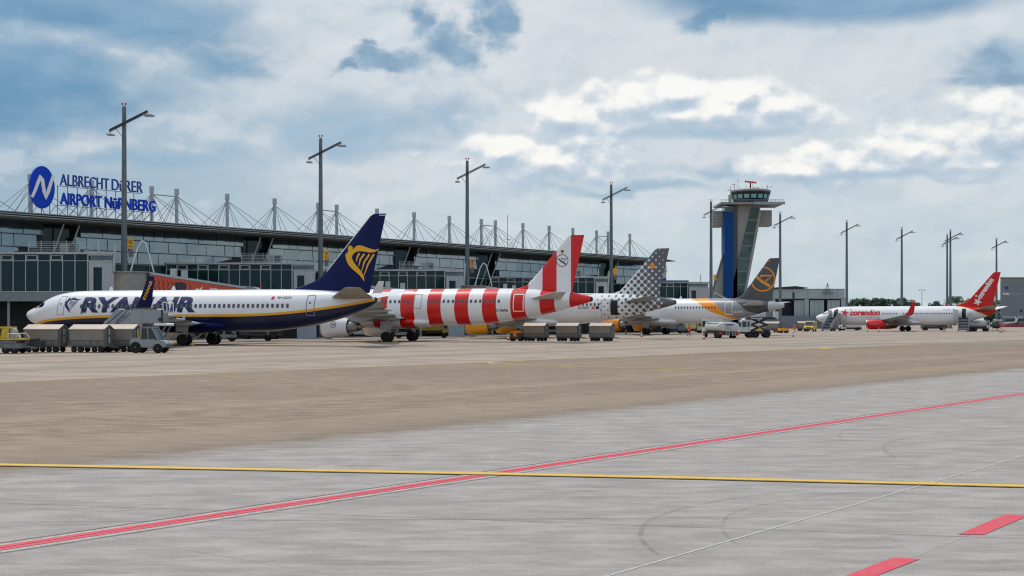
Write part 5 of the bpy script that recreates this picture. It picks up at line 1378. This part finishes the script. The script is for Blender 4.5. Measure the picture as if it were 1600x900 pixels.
# small grey tow tractor
def tractor(label, X, Z, rz, body, s=1.):
    r = thing('tow_tractor', label, 'tow tractor', (X, Z, 0), rz); 
    MB().prism([(-1.25, .55), (-1.25, .95), (-1.15, 1.05), (-.55, 1.08), (-.5, .98), (.45, .98), (.65, .92), (1.15, .86), (1.3, .7), (1.3, .42), (.95, .38), (-1.0, .4)], -.72, .72).build('body', body, r, bevel=.04)
    MB().prism([(-.5, 1.0), (-.42, 1.78), (.3, 1.78), (.72, .95)], -.62, .62).build('cab_glass', GLS, r)
    cf = MB()
    for y in (-.66, .66):
        cf.bar((-.52, y, .95), (-.44, y, 1.8), .09); cf.bar((.3, y, 1.8), (.78, y, .9), .07); cf.bar((-.46, y, 1.8), (.32, y, 1.8), .08); cf.bar((.05, y, .95), (.02, y, 1.8), .06)
    cf.box(-.5, .36, -.7, .7, 1.78, 1.86); cf.build('cab_frame', body, r)
    MB().box(1.28, 1.34, -.6, .6, .45, .62).box(1.25, 1.5, -.2, .2, .35, .5).build('bumper', CHAS, r)
    for y in (-.5, .5): MB().cyl((1.29, y, .74), (1.34, y, .74), .08, n=10).build('headlight', WHT, r, smooth=30)
    MB().cyl((-.9, 0, 1.08), (-.9, 0, 1.35), .05, n=8).cyl((-.9, 0, 1.35), (-.9, 0, 1.5), .07, n=8).build('beacon', YEL, r)
    for x, rr in ((-.85, .4), (.75, .33)):
        for y in (-.66, .66): whl(r, x, y, rr, .24)
    return r
t1 = tractor('small light grey tow tractor with a slanted windscreen pulling the left train of carts', (239-800)/F*97, 96.4, -.06, VG)
t1.scale = (1.06, 1.06, 1.06)
# orange tractor (rear view)
r = thing('tow_tractor', 'small orange and black tractor at the left end of the right hand cart train', 'tow tractor', ((808-800)/F*Zm, Zm, 0), -.2)
MB().box(-.7, .55, -.6, .6, .3, .95).build('body', mat('dark_tractor_body', srgb(60, 62, 64), .5), r, bevel=.05)
MB().box(-.75, .6, -.65, .65, .95, 1.12).box(-.2, .5, -.5, .5, 1.12, 1.2).build('orange_top', mat('tractor_orange', srgb(224, 134, 24), .45), r, bevel=.03)
MB().box(-.35, .05, -.68, -.62, .55, .95).build('orange_plate', mat('tractor_orange', srgb(224, 134, 24)), r)
for x in (-.5, .45):
    for y in (-.5, .5): whl(r, x, y, .28, .2)

# yellow loader at the left edge
r = thing('belt_loader', 'yellow loader vehicle with a windowed cab cut by the left edge of the photo', 'loader', ((4-800)/F*95, 95, 0), 0)
MB().box(-3.2, 1.75, -.9, .9, .38, .75).box(-3.2, 1.35, -.85, .85, .75, .98).build('chassis', mat('loader_grey', srgb(112, 118, 120), .5, grime=.3), r, bevel=.03)
MB().prism([(-3.2, .98), (1.75, 1.0), (1.7, 1.12), (-3.2, 1.14)], -.92, .92).build('deck', VY, r)
MB().box(-3.0, .78, -.8, .8, 1.84, 1.98).box(-3.0, -1.5, -.8, .8, 1.13, 1.86).prism([(.1, 1.13), (.28, 1.86), (.78, 1.9), (.72, 1.13)], -.78, -.7).build('cab', VY, r, bevel=.03)
MB().box(-1.5, .35, -.7, .7, 1.15, 1.84).build('cab_glass', GLS, r)
cf = MB()
for x in (-1.45, -.95, -.42, .08): cf.box(x-.04, x+.04, -.82, -.74, 1.13, 1.86)
cf.box(-1.5, .4, -.8, -.74, 1.13, 1.25); cf.build('cab_pillars', VY, r)
cf = MB().tube([(.75, -.85, 1.13), (.75, -.85, 1.48), (1.45, -.85, 1.48), (1.7, -.85, 1.13)], .03).tube([(.75, .85, 1.13), (.75, .85, 1.48), (1.45, .85, 1.48), (1.7, .85, 1.13)], .03); cf.build('hand_rail', WHT, r, smooth=40)
MB().lathe([(-.25, .02), (-.2, .26), (.2, .26), (.25, .02)], (.95, -.3, 1.62), 'y', 16).box(.7, 1.3, -.6, .2, 1.13, 1.42).build('hose_reel', mat('pale_reel', srgb(180, 178, 170), .6, grime=.3), r, smooth=40)
for x in (-2.2, .55, 1.2):
    for y in (-.75, .75): whl(r, x, y, .3, .22)
MB().bar((1.75, -.2, .5), (2.6, -.1, .42), .12).build('coupling', CHAS, r)
MB().box(1.9, 2.9, .1, .8, .55, .95).box(2.0, 2.5, 0, .9, .95, 1.1).build('drive_unit', mat('dark_green_machine', srgb(40, 52, 50), .5), r, bevel=.04)

# passenger stairs beside the wing of the first airliner
Zs = 104.; r = thing('passenger_stairs', 'grey passenger stairs with solid side panels between the carts and the navy and white fuselage', 'passenger stairs', ((226-800)/F*Zs, Zs, 0), -.03)
ks = Zs/F
def sx(x): return (x-226)*ks
def sz(y): return HC+(HY-y)*ks
SP = mat('stairs_side_panel', srgb(150, 155, 160), .45, .1, grime=.12)
for y0, nm in ((-.95, 'side_panel'), (.87, 'side_panel')):
    sp2 = MB().prism([(sx(150), sz(524)), (sx(187), sz(484)), (sx(228), sz(484)), (sx(229), sz(506.5)), (sx(206), sz(508)), (sx(176), sz(524))], y0, y0+.08); pan_ = sp2.build(nm, SP, r)
    if y0 < 0:
        MB().prism([(sx(160), sz(517)), (sx(198), sz(484)), (sx(199.5), sz(484)), (sx(161.5), sz(517))], y0-.03, y0).prism([(sx(176), sz(517)), (sx(204), sz(486)), (sx(205), sz(486)), (sx(177), sz(517))], y0-.02, y0-.001).build('hand_rail', DARKM, pan_)
        for txt, x, y, w_, h_ in (('AIRPORT', 187, 505.5, 1.15, .2), ('NÜRNBERG', 190.5, 508, 1.35, .24)):
            tp = text_polys(txt, w_, h_, 0, .02); an_ = R(40); cx0, cz0 = sx(x), sz(y)
            flat_mesh('lettering', [(cx0+a*math.cos(an_)-b*math.sin(an_), cz0+a*math.sin(an_)+b*math.cos(an_)) for a, b in tp[0]], tp[1], mat('faint_grey_letters', srgb(104, 108, 116), .5), pan_, xf=lambda a, b: (a, -.965, b))
steps = MB()
for k in range(14):
    a = k/14; x = sx(152)+(sx(226)-sx(152))*a*.75; z = .7+(2.35-.7)*a*1.0
    steps.box(x, x+.34, -.86, .86, z-.03, z+.02).box(x, x+.03, -.86, .86, z-.13, z)
steps.build('steps', ALU, r)
for y in (-.95, .87): MB().box(sx(229), sx(258), y, y+.08, sz(504.5), sz(484.5)).build('platform_panel', SP, r)
MB().box(sx(206), sx(262), -.9, .9, sz(507), sz(505)).build('platform', CHAS, r)
MB().box(sx(258), sx(260), -1.0, -.85, sz(506), sz(484)).cyl((sx(256), -1.05, sz(499)), (sx(256), -.95, sz(499)), .15, n=14).build('end_post', DARKM, r)
MB().cyl((sx(248), -1.1, sz(507)), (sx(278), -1.1, sz(507)), .11, n=12).build('bumper_roll', WHT, r, smooth=40)
ff = MB().tube([(sx(256), -.3, sz(484.5)), (sx(257), -.3, sz(472.5)), (sx(262), -.3, sz(472.5)), (sx(263), -.3, sz(484.5))], .035).tube([(sx(267), -.3, sz(486)), (sx(267.5), -.3, sz(473.5)), (sx(273), -.3, sz(473.5)), (sx(273), -.3, sz(487))], .035)
ff.box(sx(258), sx(274), -.4, .8, sz(488), sz(487)); ff.build('front_gate', WHT, r)
ch = MB().box(sx(166), sx(262), -.8, .8, .5, .8)
for x in (180, 214, 250): ch.bar((sx(x), -.7, .7), (sx(x+14), -.7, sz(507)), .12).bar((sx(x), .7, .7), (sx(x+14), .7, sz(507)), .12).bar((sx(x+14), -.7, .7), (sx(x), -.7, sz(508)), .1)
ch.build('chassis', CHAS, r)
for x in (178, 250):
    for y in (-.8, .8): whl(r, sx(x), y, .38, .24)

# fuel tanker, rear view
Zt = 172.; r = thing('fuel_tanker', 'white fuel tanker truck seen from behind with an oval tank end under the orange band', 'tanker truck', ((1138.5-800)/F*Zt, Zt, 0), R(8))
# local: +y is forward (away), x across
TW = 1.55
def oval(y, s_=1.): return [(TW*s_*math.copysign(abs(math.cos(t))**.75, math.cos(t)), y, 1.52+.66*s_*math.copysign(abs(math.sin(t))**.8, math.sin(t))) for t in [2*math.pi*k/28 for k in range(28)]]
tank = MB().rings([oval(-.1, .8), oval(0, .97), oval(.15, 1), oval(6, 1), oval(6.15, .9)]).build('tank', VW, r, smooth=50)
for txt, z0, z1, x0, x1, m_ in (('OMV', 1.66, 1.94, -.55, .72, mat('tanker_blue_letters', srgb(28, 44, 120), .4)), ('OMV', 1.18, 1.5, -.5, .4, mat('tanker_grey_letters', srgb(120, 122, 124), .4))):
    tp = text_polys(txt, x1-x0, z1-z0, 0, .04 if z0 > 1.5 else 0)
    flat_mesh('lettering', [(a+x0, b+z0) for a, b in tp[0]], tp[1], m_, tank, xf=lambda a, b: (a, -.118, b))
MB().box(-.55, .4, .2, 6, 2.15, 2.3).box(-1.5, -1.2, .2, 5.8, 2.15, 2.28).build('top_rails', ALUL, r)
la = MB()
for x in (-.42, 0.02, .46, .9): la.bar((x, -.25, .3), (x, -.2, 1.0), .06)
for k in range(3): la.bar((-.42, -.25, .4+k*.25), (.02, -.25, .4+k*.25), .05).bar((.46, -.25, .4+k*.25), (.9, -.25, .4+k*.25), .05)
la.build('rear_ladder', ALUL, r)
MB().box(-1.25, 1.25, -.1, 7.5, .6, .95).box(-1.35, 1.35, -.25, -.1, .42, .6).build('chassis', DARKM, r)
for x in (-1.15, 1.2): MB().box(x-.28, x+.18, -.3, -.22, .55, .8).build('tail_lamp', REDL, r)
MB().box(-1.25, 1.25, 6.5, 8.4, .7, 2.6).build('cab', VW, r, bevel=.08)
MB().box(-1.28, 1.28, 6.7, 7.9, 1.7, 2.35).build('cab_window', GLS, r)
MB().box(-1.62, -1.3, 6.8, 6.9, 1.5, 2.1).box(1.3, 1.62, 6.8, 6.9, 1.5, 2.1).build('mirror', DARKM, r)
for y in (.9, 2.2, 7.3):
    for x in (-1.05, 1.05):
        mb = MB(); mb.lathe([(-.22, .25), (-.22, .42), (-.1, .5), (.1, .5), (.22, .42), (.22, .25)], (x, y, .5), 'x', 20); mb.mi = 1; mb.lathe([(-.2, .02), (-.19, .26), (.19, .26), (.2, .02)], (x, y, .5), 'x', 12); mb.build('wheel', [RUB, HUB], r, smooth=35)

# high lift truck under the charcoal tail
Zl = 178.; kl = Zl/F; r = thing('high_lift_truck', 'white cabbed high lift truck with a raised dark platform under the charcoal tail', 'lift truck', ((1183-800)*kl, Zl, 0), -.03)
def lx(x): return (x-1183)*kl
def lz(y): return HC+(HY-y)*kl
MB().prism([(lx(1155.5), .75), (lx(1155.5), 1.45), (lx(1157.5), 2.45), (lx(1171.5), 2.5), (lx(1171.5), .75)], -1.15, 1.15).build('cab', VW, r, bevel=.06)
MB().box(lx(1158), lx(1164.5), -1.18, -1.14, 1.5, 2.25).box(lx(1166), lx(1169.5), -1.18, -1.14, 1.5, 2.25).box(lx(1155.2), lx(1156), -1.0, 1.0, 1.5, 2.2).build('cab_window', GLS, r)
MB().box(lx(1156), lx(1202), -1.1, 1.1, .55, .85).box(lx(1173), lx(1198), -1.15, -.6, .5, 1.0).box(lx(1173), lx(1198), .6, 1.15, .5, 1.0).build('chassis', DARKM, r)
sc2 = MB()
for y in (-1.0, 1.0):
    sc2.bar((lx(1174), y, 1.0), (lx(1198), y, 1.8), .16).bar((lx(1198), y, 1.0), (lx(1174), y, 1.8), .16).bar((lx(1174), y, 1.8), (lx(1198), y, 2.62), .16).bar((lx(1198), y, 1.8), (lx(1174), y, 2.62), .16)
sc2.build('scissor_arms', mat('dark_scissor_steel', srgb(50, 54, 56), .5, .4), r)
MB().box(lx(1166), lx(1211), -1.2, 1.2, lz(499.3), lz(497)).box(lx(1168), lx(1208), -1.1, 1.1, lz(497), lz(495.6)).build('platform', DARKM, r)
MB().box(lx(1171), lx(1189), -1.22, -1.2, lz(498.4), lz(496.6)).build('platform_plate', ALUL, r)
MB().box(lx(1183), lx(1187), -1.2, -1.1, .9, 1.4).build('yellow_unit', VY, r)
MB().prism([(lx(1174), lz(495.6)), (lx(1197), lz(487.5)), (lx(1197), lz(495.6))], .3, 1.0).build('load', VW, r, bevel=.05); MB().box(lx(1209), lx(1215), -.6, .8, lz(499), lz(486.5)).build('end_screen', VW, r, bevel=.05)
for x in (1170.5, 1179, 1196.5):
    for y in (-1.0, 1.0): whl(r, lx(x), y, .48, .3)

# yellow orange tractor by the mast
r = thing('tow_tractor', 'small yellow orange tractor at the foot of the light mast right of the charcoal tail', 'tow tractor', ((1224-800)/F*240, 240, 0), .2)
MB().prism([(-.9, .35), (-.9, .95), (-.1, 1.0), (.9, .8), (.9, .35)], -.6, .6).build('body', mat('tractor_yellow_orange', srgb(226, 160, 40), .45), r, bevel=.06)
MB().box(-.8, -.1, -.5, .5, .95, 1.1).bar((-.75, -.5, 1), (-.7, -.5, 1.75), .06).bar((.0, -.5, 1), (-.05, -.5, 1.75), .06).bar((-.75, .5, 1), (-.7, .5, 1.75), .06).bar((.0, .5, 1), (-.05, .5, 1.75), .06).box(-.8, .05, -.55, .55, 1.72, 1.8).build('canopy', DARKM, r)
for x in (-.55, .55):
    for y in (-.5, .5): whl(r, x, y, .28, .2)

# yellow van
Zv = 266.; r = thing('yellow_van', 'yellow van facing the camera in front of the nose of the red tailed airliner', 'van', ((1266-800)/F*Zv, Zv, 0), R(-112))
# local +x is the front
prof = [(2.5, .45), (2.5, .95), (2.35, 1.12), (1.55, 1.28), (.85, 2.05), (.6, 2.2), (-2.3, 2.25), (-2.4, 2.1), (-2.4, .45)]
MB().prism(prof, -.98, .98).build('body', VY, r, bevel=.07)
MB().add([(1.56, -.85, 1.3), (1.56, .85, 1.3), (.9, .78, 2.03), (.9, -.78, 2.03), (1.5, -.85, 1.26), (1.5, .85, 1.26), (.84, .78, 1.99), (.84, -.78, 1.99)], [(0, 1, 2, 3), (4, 7, 6, 5), (0, 4, 5, 1), (2, 6, 7, 3), (1, 5, 6, 2), (0, 3, 7, 4)]).build('windscreen', GLS, r).location = (.05, 0, .04)
for y in (-.985, .965): MB().prism([(1.35, 1.32), (.8, 1.98), (.1, 1.98), (.1, 1.32)], y, y+.02).build('side_window', GLS, r)
MB().box(2.46, 2.56, -.95, .95, .42, .66).build('bumper', DARKM, r)
MB().box(2.46, 2.52, -.5, .5, .74, .9).build('grille', DARKM, r)
for y in (-.72, .72): MB().box(2.42, 2.53, y-.18, y+.18, .78, 1.0).build('headlight', WHT, r, bevel=.02)
for y in (-1.12, 1.12): MB().box(1.25, 1.35, y-.1, y+.1, 1.3, 1.55).build('mirror', DARKM, r)
for x in (1.6, -1.5):
    for y in (-.88, .88): whl(r, x, y, .34, .24)

# stairs at the front door of the red tailed airliner
def bars_stairs(label, X, Z, rz, W=1.6, H=2.95, run=3.6, plat=1.2, kind='open'):
    r = thing('passenger_stairs', label, 'passenger stairs', (X, Z, 0), rz)
    # steps rise along +y (local), platform at the far end
    st = MB(); n = 8
    for k in range(n):
        y = k*run/n; z = .35+k*(H-.35)/n; st.mi = 1; st.box(-W/2, W/2, y-.04, y, z-.09, z+.03); st.mi = 0; st.box(-W/2, W/2, y, y+run/n+.02, z-.03, z+.03).box(-W/2, W/2, y+run/n-.02, y+run/n, z-.05, z+.3)
    st.build('steps', [mat('dark_stair_tread', srgb(34, 37, 39), .6, .2), ALUL], r)
    for s_ in (-1, 1):
        x = s_*(W/2+.06)
        MB().prism([(0, .1), (0, .45), (run, H+.1), (run+plat, H+.1), (run+plat, H-.15), (run, H-.3)], x-.04, x+.04, 'x').prism([(.05, 1.15), (run, H+1.0), (run+plat, H+1.0), (run+plat, H+.12), (run, H+.12), (.05, .5)], x-.02, x+.02, 'x').build('side_panel', SP, r)
    MB().box(-W/2, W/2, run, run+plat, H-.05, H).build('platform', CHAS, r)
    f2 = MB()
    for x in (-W/2, W/2): f2.bar((x, run+.2, H-.1), (x, run*.4, .5), .1).bar((x, run+plat-.2, H-.1), (x, run+plat-.2, .5), .1).bar((x, run+plat-.2, .6), (x, run*.4, 1.4), .08)
    f2.box(-W/2-.1, W/2+.1, .2, run+plat, .35, .5); f2.build('chassis', CHAS, r)
    for y in (.5, run+plat-.5):
        for x in (-W/2-.05, W/2+.05):
            mb = MB(); mb.lathe([(-.1, .1), (-.1, .3), (.1, .3), (.1, .1)], (x, y, .3), 'x', 16); mb.build('wheel', RUB, r, smooth=35)
    return r
d = pk.at(1306, 0)[0]; Xd = pk.N[0]+d*pk.c-1.95*pk.s; Yd = pk.N[1]-d*pk.s-1.95*pk.c
def place_stairs(label, u_, rz, run, plat, W):
    X0 = pk.N[0]+u_*pk.c-2.05*pk.s; Y0 = pk.N[1]-u_*pk.s-2.05*pk.c
    dy = run+plat-.5; ox, oy = -math.sin(rz)*dy, math.cos(rz)*dy
    s_ = bars_stairs(label, X0-ox, Y0-oy, rz, W=W, run=run, plat=plat)
    return s_
s1 = place_stairs('passenger stairs at the front door of the red tailed airliner', d, R(-40), 3.9, 1.4, 1.9)
MB().box(1.0, 2.3, 5.0, 5.1, 2.3, 3.6).build('side_screen', VW, s1); MB().box(-2.0, -1.0, 5.0, 5.1, 3.0, 4.6).build('end_screen', VW, s1)
s2 = place_stairs('dark stepped passenger stairs seen head on at the rear door of the red tailed airliner', pk.at(1505.5, 0)[0], R(-19), 3.4, 1.2, 2.0)

for a, b in ((-2.0, -1.05), (1.1, 1.8)): MB().box(a, b, 3.9, 4.0, 2.5, 4.6 if a < 0 else 3.9).build('side_screen', VW, s2)
# white refuelling tanker behind the rear stairs
Zr = 272.; r = thing('fuel_tanker', 'small white tanker truck side on between the rear stairs and the helicopter', 'tanker truck', ((1526-800)/F*Zr, Zr, 0), 0)
def ov(x, s_=1.): return [(x, .95*s_*math.cos(t), 1.6+.72*s_*math.sin(t)) for t in [2*math.pi*k/24 for k in range(24)]]
tk2 = MB().rings([ov(-2.3, .85), ov(-2.15, 1), ov(1.6, 1), ov(1.75, .85)]).build('tank', VW, r, smooth=50)
tp = text_polys('OMV', .9, .22, 0, .04); flat_mesh('lettering', [(a-.9, b+1.75) for a, b in tp[0]], tp[1], mat('tanker_blue_letters', srgb(28, 44, 120)), tk2, xf=lambda a, b: (a, -.96, b))
MB().box(-2.4, 2.4, -.8, .8, .55, .9).build('chassis', DARKM, r)
MB().box(1.75, 2.5, -.95, .95, .6, 2.3).build('cab', VW, r, bevel=.06); MB().box(1.95, 2.3, -.98, .98, 1.4, 2.05).build('cab_window', GLS, r)
for x in (-1.6, -.6, 1.9):
    for y in (-.8, .8): whl(r, x, y, .42, .26)

# helicopter
Zh = 292.; r = thing('helicopter', 'small red and white helicopter with a glass nose parked beyond the red tail', 'helicopter', ((1558.5-800)/F*Zh, Zh, 0), R(28))
prof = [(-2.2, .25), (-1.9, .55), (-1.2, .85), (-.3, .95), (.6, .9), (1.3, .62), (1.8, .3), (2.3, .2)]
rg = [[(x, q*.95*math.cos(t), 1.35+q*math.sin(t)*.95) for t in [2*math.pi*k/20 for k in range(20)]] for x, q in prof]
MB().rings(rg[:4]).build('glass_nose', GLS, r, smooth=60)
MB().rings(rg[3:]).build('body', mat('helicopter_red', srgb(176, 36, 46), .35, coat=.3), r, smooth=60)
MB().cyl((1.9, 0, 1.6), (6.0, 0, 2.0), .2, .1, n=10).prism([(5.6, 1.9), (6.4, 3.0), (6.8, 3.0), (6.3, 1.8)], -.04, .04).build('tail_boom', VW, r, smooth=40)
MB().box(-.5, 1.2, -.4, .4, 2.15, 2.55).build('engine_cowl', VW, r, bevel=.12)
MB().cyl((.2, 0, 2.5), (.2, 0, 3.0), .1, n=8).build('rotor_mast', DARKM, r)
for k in range(3):
    a = R(25+k*120); MB().add([], []).bar((.2, 0, 3.0), (.2+math.cos(a)*4.9, math.sin(a)*4.9, 2.86), .2, .03).build('rotor_blade', DARKM, r)
sk = MB()
for y in (-.85, .85): sk.cyl((-1.6, y, .08), (1.5, y, .08), .05, n=6).cyl((-.8, y, .08), (-.7, y*.6, .7), .04, n=6).cyl((.8, y, .08), (.7, y*.6, .7), .04, n=6)
sk.build('skids', DARKM, r)
MB().bar((6.1, .15, 2.1), (6.1, .15, 3.2), .08, .03).build('tail_rotor', WHT, r)
# service vehicles seen under and behind the airliners
def boxtruck(label, x, Z, L, H, m, rz=0., cab=1, low=.5):
    r = thing('service_truck', label, 'service truck', ((x-800)/F*Z, Z, 0), rz)
    h = L/2
    MB().box(-h, h-1.5, -1, 1, low+.35, H).build('load_body', m, r, bevel=.04)
    MB().prism([(h-1.4, low), (h-1.4, H*.95), (h-.5, H*.95), (h, H*.6), (h, low)], -1, 1).build('cab', m, r, bevel=.05)
    MB().box(h-1.2, h-.6, -1.02, 1.02, H*.6, H*.86).build('cab_window', GLS, r)
    MB().box(-h, h, -.9, .9, low-.1, low+.32).build('chassis', DARKM, r)
    for q in (-h+.8, h-.8):
        for y in (-.85, .85): whl(r, q, y, .42, .26)
    return r
boxtruck('yellow service truck seen under the middle of the striped fuselage', 680, 196, 5.0, 1.9, VY)
boxtruck('dark truck seen under the rear of the navy fuselage beside the figure in red', 408, 165, 5.2, 1.7, mat('dark_truck_paint', srgb(56, 58, 56), .5), math.pi)
boxtruck('grey trailer truck seen behind the landing gear under the white and orange banded airliner', 1052, 232, 4.2, 2.3, mat('grey_truck_paint', srgb(110, 116, 122), .5))
boxtruck('pale yellow truck with dark markings behind the walking person in orange', 1082, 238, 4.2, 2.2, mat('pale_yellow_truck', srgb(190, 182, 128), .5))
boxtruck('dark truck seen under the rear fuselage of the red tailed airliner', 1459, 300, 5.6, 1.7, mat('dark_truck_paint', srgb(56, 58, 56)))
boxtruck('low white vehicle under the front fuselage of the red tailed airliner', 1328, 300, 5.0, 1.4, VW, math.pi, low=.35)
r = thing('small_car', 'small white car seen under the engine of the striped airliner', 'car', ((563-800)/F*187, 187, 0), .1)
MB().prism([(-1.9, .35), (-1.85, .85), (-1.2, .95), (-.75, 1.42), (.6, 1.42), (1.2, .92), (1.85, .8), (1.9, .35)], -.8, .8).build('body', VW, r, bevel=.08)
MB().prism([(-1.05, .95), (-.68, 1.34), (.52, 1.34), (1.0, .95)], -.815, .815).build('side_window', GLS, r)
for q in (-1.2, 1.2):
    for y in (-.72, .72): whl(r, q, y, .31, .2)

# wheel chocks
def chock(P_, u, v, label):
    X = P_.N[0]+u*P_.c+v*P_.s; Y = P_.N[1]-u*P_.s+v*P_.c
    r = thing('wheel_chock', label, 'wheel chock', (X, Y, 0), -P_.th)
    MB().prism([(-.16, 0), (.16, 0), (.02, .22), (-.06, .22)], -.3, .3).build('block', mat('chock_yellow', srgb(224, 170, 30), .6), r)
    MB().tube([(0, -.3, .1), (.1, -.7, .03), (.5, -.9, .02)], .02).build('rope', RUB, r)
chock(pr, 18.75, -2.9, 'yellow wheel chock ahead of the near main wheels of the navy and white airliner')
chock(pr, 20.45, -2.9, 'yellow wheel chock behind the near main wheels of the navy and white airliner')
chock(pc, 21.0, -3.8, 'yellow wheel chock ahead of the near main wheels of the striped airliner')
chock(pc, 22.8, -3.8, 'yellow wheel chock behind the near main wheels of the striped airliner')
# traffic cones
CO_ = mat('cone_red', srgb(212, 58, 44), .5)
def cone(x, y, label, s_=1.):
    Z = gz(y); r = thing('traffic_cone', label, 'traffic cone', ((x-800)/F*Z, Z, 0), 0, 'red and white traffic cones')
    MB().box(-.2, .2, -.2, .2, 0, .04).build('base', RUB, r)
    mb = MB(); z = .04; H = .76
    for k in range(4):
        z0, z1 = .04+k*H/4, .04+(k+1)*H/4; r0, r1 = .15-.115*k/4, .15-.115*(k+1)/4
        mb.mi = k % 2; mb.lathe([(z0, r0), (z1, r1)], (0, 0, 0), 'z', 14)
    mb.build('cone_body', [CO_, WHT], r, smooth=40); r.scale = (s_, s_, s_)
cone(1100, 530, 'traffic cone left of the white tanker seen from behind')
cone(1239, 526, 'traffic cone in front of the person in red orange by the yellow van')
cone(1002.5, 526.5, 'traffic cone left of the landing gear wheels under the white wing')
cone(794, 531.5, 'traffic cone just left of the small orange tractor')
cone(978, 522.5, 'traffic cone beside the orange engine right of the last cart', 1.1)
cone(724.5, 526, 'traffic cone under the striped fuselage beside the yellow engine')
cone(1355.5, 518.5, 'traffic cone left of the red engine of the red tailed airliner', 1.1)
cone(1373, 518.3, 'traffic cone under the red engine of the red tailed airliner', 1.1)
cone(1475, 518.3, 'traffic cone left of the rear stairs of the red tailed airliner', 1.1)
cone(1563.5, 519.5, 'traffic cone in front of the helicopter', 1.3)

# ------------------------------------------------------------------ people
SKIN = mat('skin', srgb(196, 150, 124), .6); HAIR = mat('dark_hair', srgb(40, 32, 28), .8); BOOT = mat('dark_boots', srgb(30, 30, 34), .7)
GREYT = mat('dark_trousers', srgb(52, 54, 60), .8)
def person(x, yf, label, top, trousers, rz=0., stride=.18, seed=0):
    Z = gz(yf); root = thing('person', label, 'person', ((x-800)/F*Z, Z, 0), rz)
    V = [(0, 0, .95, .15, .12), (0, 0, 1.15, .15, .11), (0, 0, 1.38, .18, .12), (0, 0, 1.5, .07, .07), (0, -.01, 1.62, .085, .1), (0, -.01, 1.73, .08, .095)]
    E = [(0, 1), (1, 2), (2, 3), (3, 4), (4, 5)]
    for s_ in (-1, 1):
        k = s_*stride; b = len(V)
        V += [(s_*.1, 0, .9, .1, .1), (s_*.1, -k*.5, .5, .075, .075), (s_*.1, -k, .1, .05, .05), (s_*.1, -k-.12, .04, .045, .035)]
        E += [(0, b), (b, b+1), (b+1, b+2), (b+2, b+3)]
        b = len(V)
        V += [(s_*.2, 0, 1.41, .065, .065), (s_*.26, k*.4, 1.15, .05, .05), (s_*.26, k*.9-.08, .93, .036, .036), (s_*.26, k*.9-.13, .85, .035, .025), (s_*.255, k*.9-.15, .77, .02, .015), (s_*.23, k*.9-.19, .83, .014, .012)]
        E += [(2, b), (b, b+1), (b+1, b+2), (b+2, b+3), (b+3, b+4), (b+3, b+5)]
    me = bpy.data.meshes.new('body'); me.from_pydata([v[:3] for v in V], E, [])
    tmp = bpy.data.objects.new('body_tmp', me); COL.objects.link(tmp)
    sk_ = tmp.modifiers.new('s', 'SKIN'); lay = me.skin_vertices[0].data
    for i, v in enumerate(V): lay[i].radius = v[3:5]
    lay[0].use_root = True
    ss = tmp.modifiers.new('u', 'SUBSURF'); ss.levels = 1; ss.render_levels = 1
    dg = bpy.context.evaluated_depsgraph_get(); m2 = bpy.data.meshes.new_from_object(tmp.evaluated_get(dg))
    bpy.data.objects.remove(tmp)
    for m_ in (SKIN, top, trousers, BOOT): m2.materials.append(m_)
    for p in m2.polygons:
        c = p.center; arm = abs(c.x) > .19
        p.material_index = 0 if (c.z > 1.5 or (arm and c.z < .93)) else (3 if c.z < .13 and not arm else (2 if c.z < .92 and not arm else 1)); p.use_smooth = True
    ob = bpy.data.objects.new('body', m2); COL.objects.link(ob); ob.parent = root
    hh = MB(); hh.rings([[(.1*q*math.cos(t), .02+.115*q*math.sin(t), z) for t in [2*math.pi*k/14 for k in range(14)]] for q, z in ((1.02, 1.68), (1.05, 1.75), (.85, 1.81), (.4, 1.84))])
    hh.build('hair', HAIR, root, smooth=60)
    vb = MB(); vb.rings([[(.185*math.cos(t), .125*math.sin(t), z) for t in [2*math.pi*k/16 for k in range(16)]] for z in (1.06, 1.11)]); vb.build('reflective_band', mat('reflective_band', srgb(206, 208, 196), .3), root, smooth=60)
    return root
person(1076.5, 526.5, 'person in an orange jacket and dark trousers walking under the orange banded airliner', HIVIS, GREYT, .3, .2)
person(1241.5, 519.8, 'person in full red orange workwear standing left of the yellow van', HIVIS, HIVIS, -.4, .08)
person(430, 529.6, 'person in red workwear under the rear of the navy fuselage, right of the dark truck', mat('red_workwear', srgb(206, 44, 40), .7), mat('red_workwear', srgb(206, 44, 40)), 1.2, .12)
person(386.5, 529.3, 'person in orange red workwear under the navy fuselage, left of the dark truck', mat('red_workwear', srgb(206, 44, 40)), GREYT, 1.6, .1)
person(1344.5, 515.8, 'distant person in red under the fuselage left of the red engine', mat('red_workwear', srgb(206, 44, 40)), mat('red_workwear', srgb(206, 44, 40)), .5, .1)
bpy.context.view_layer.update()
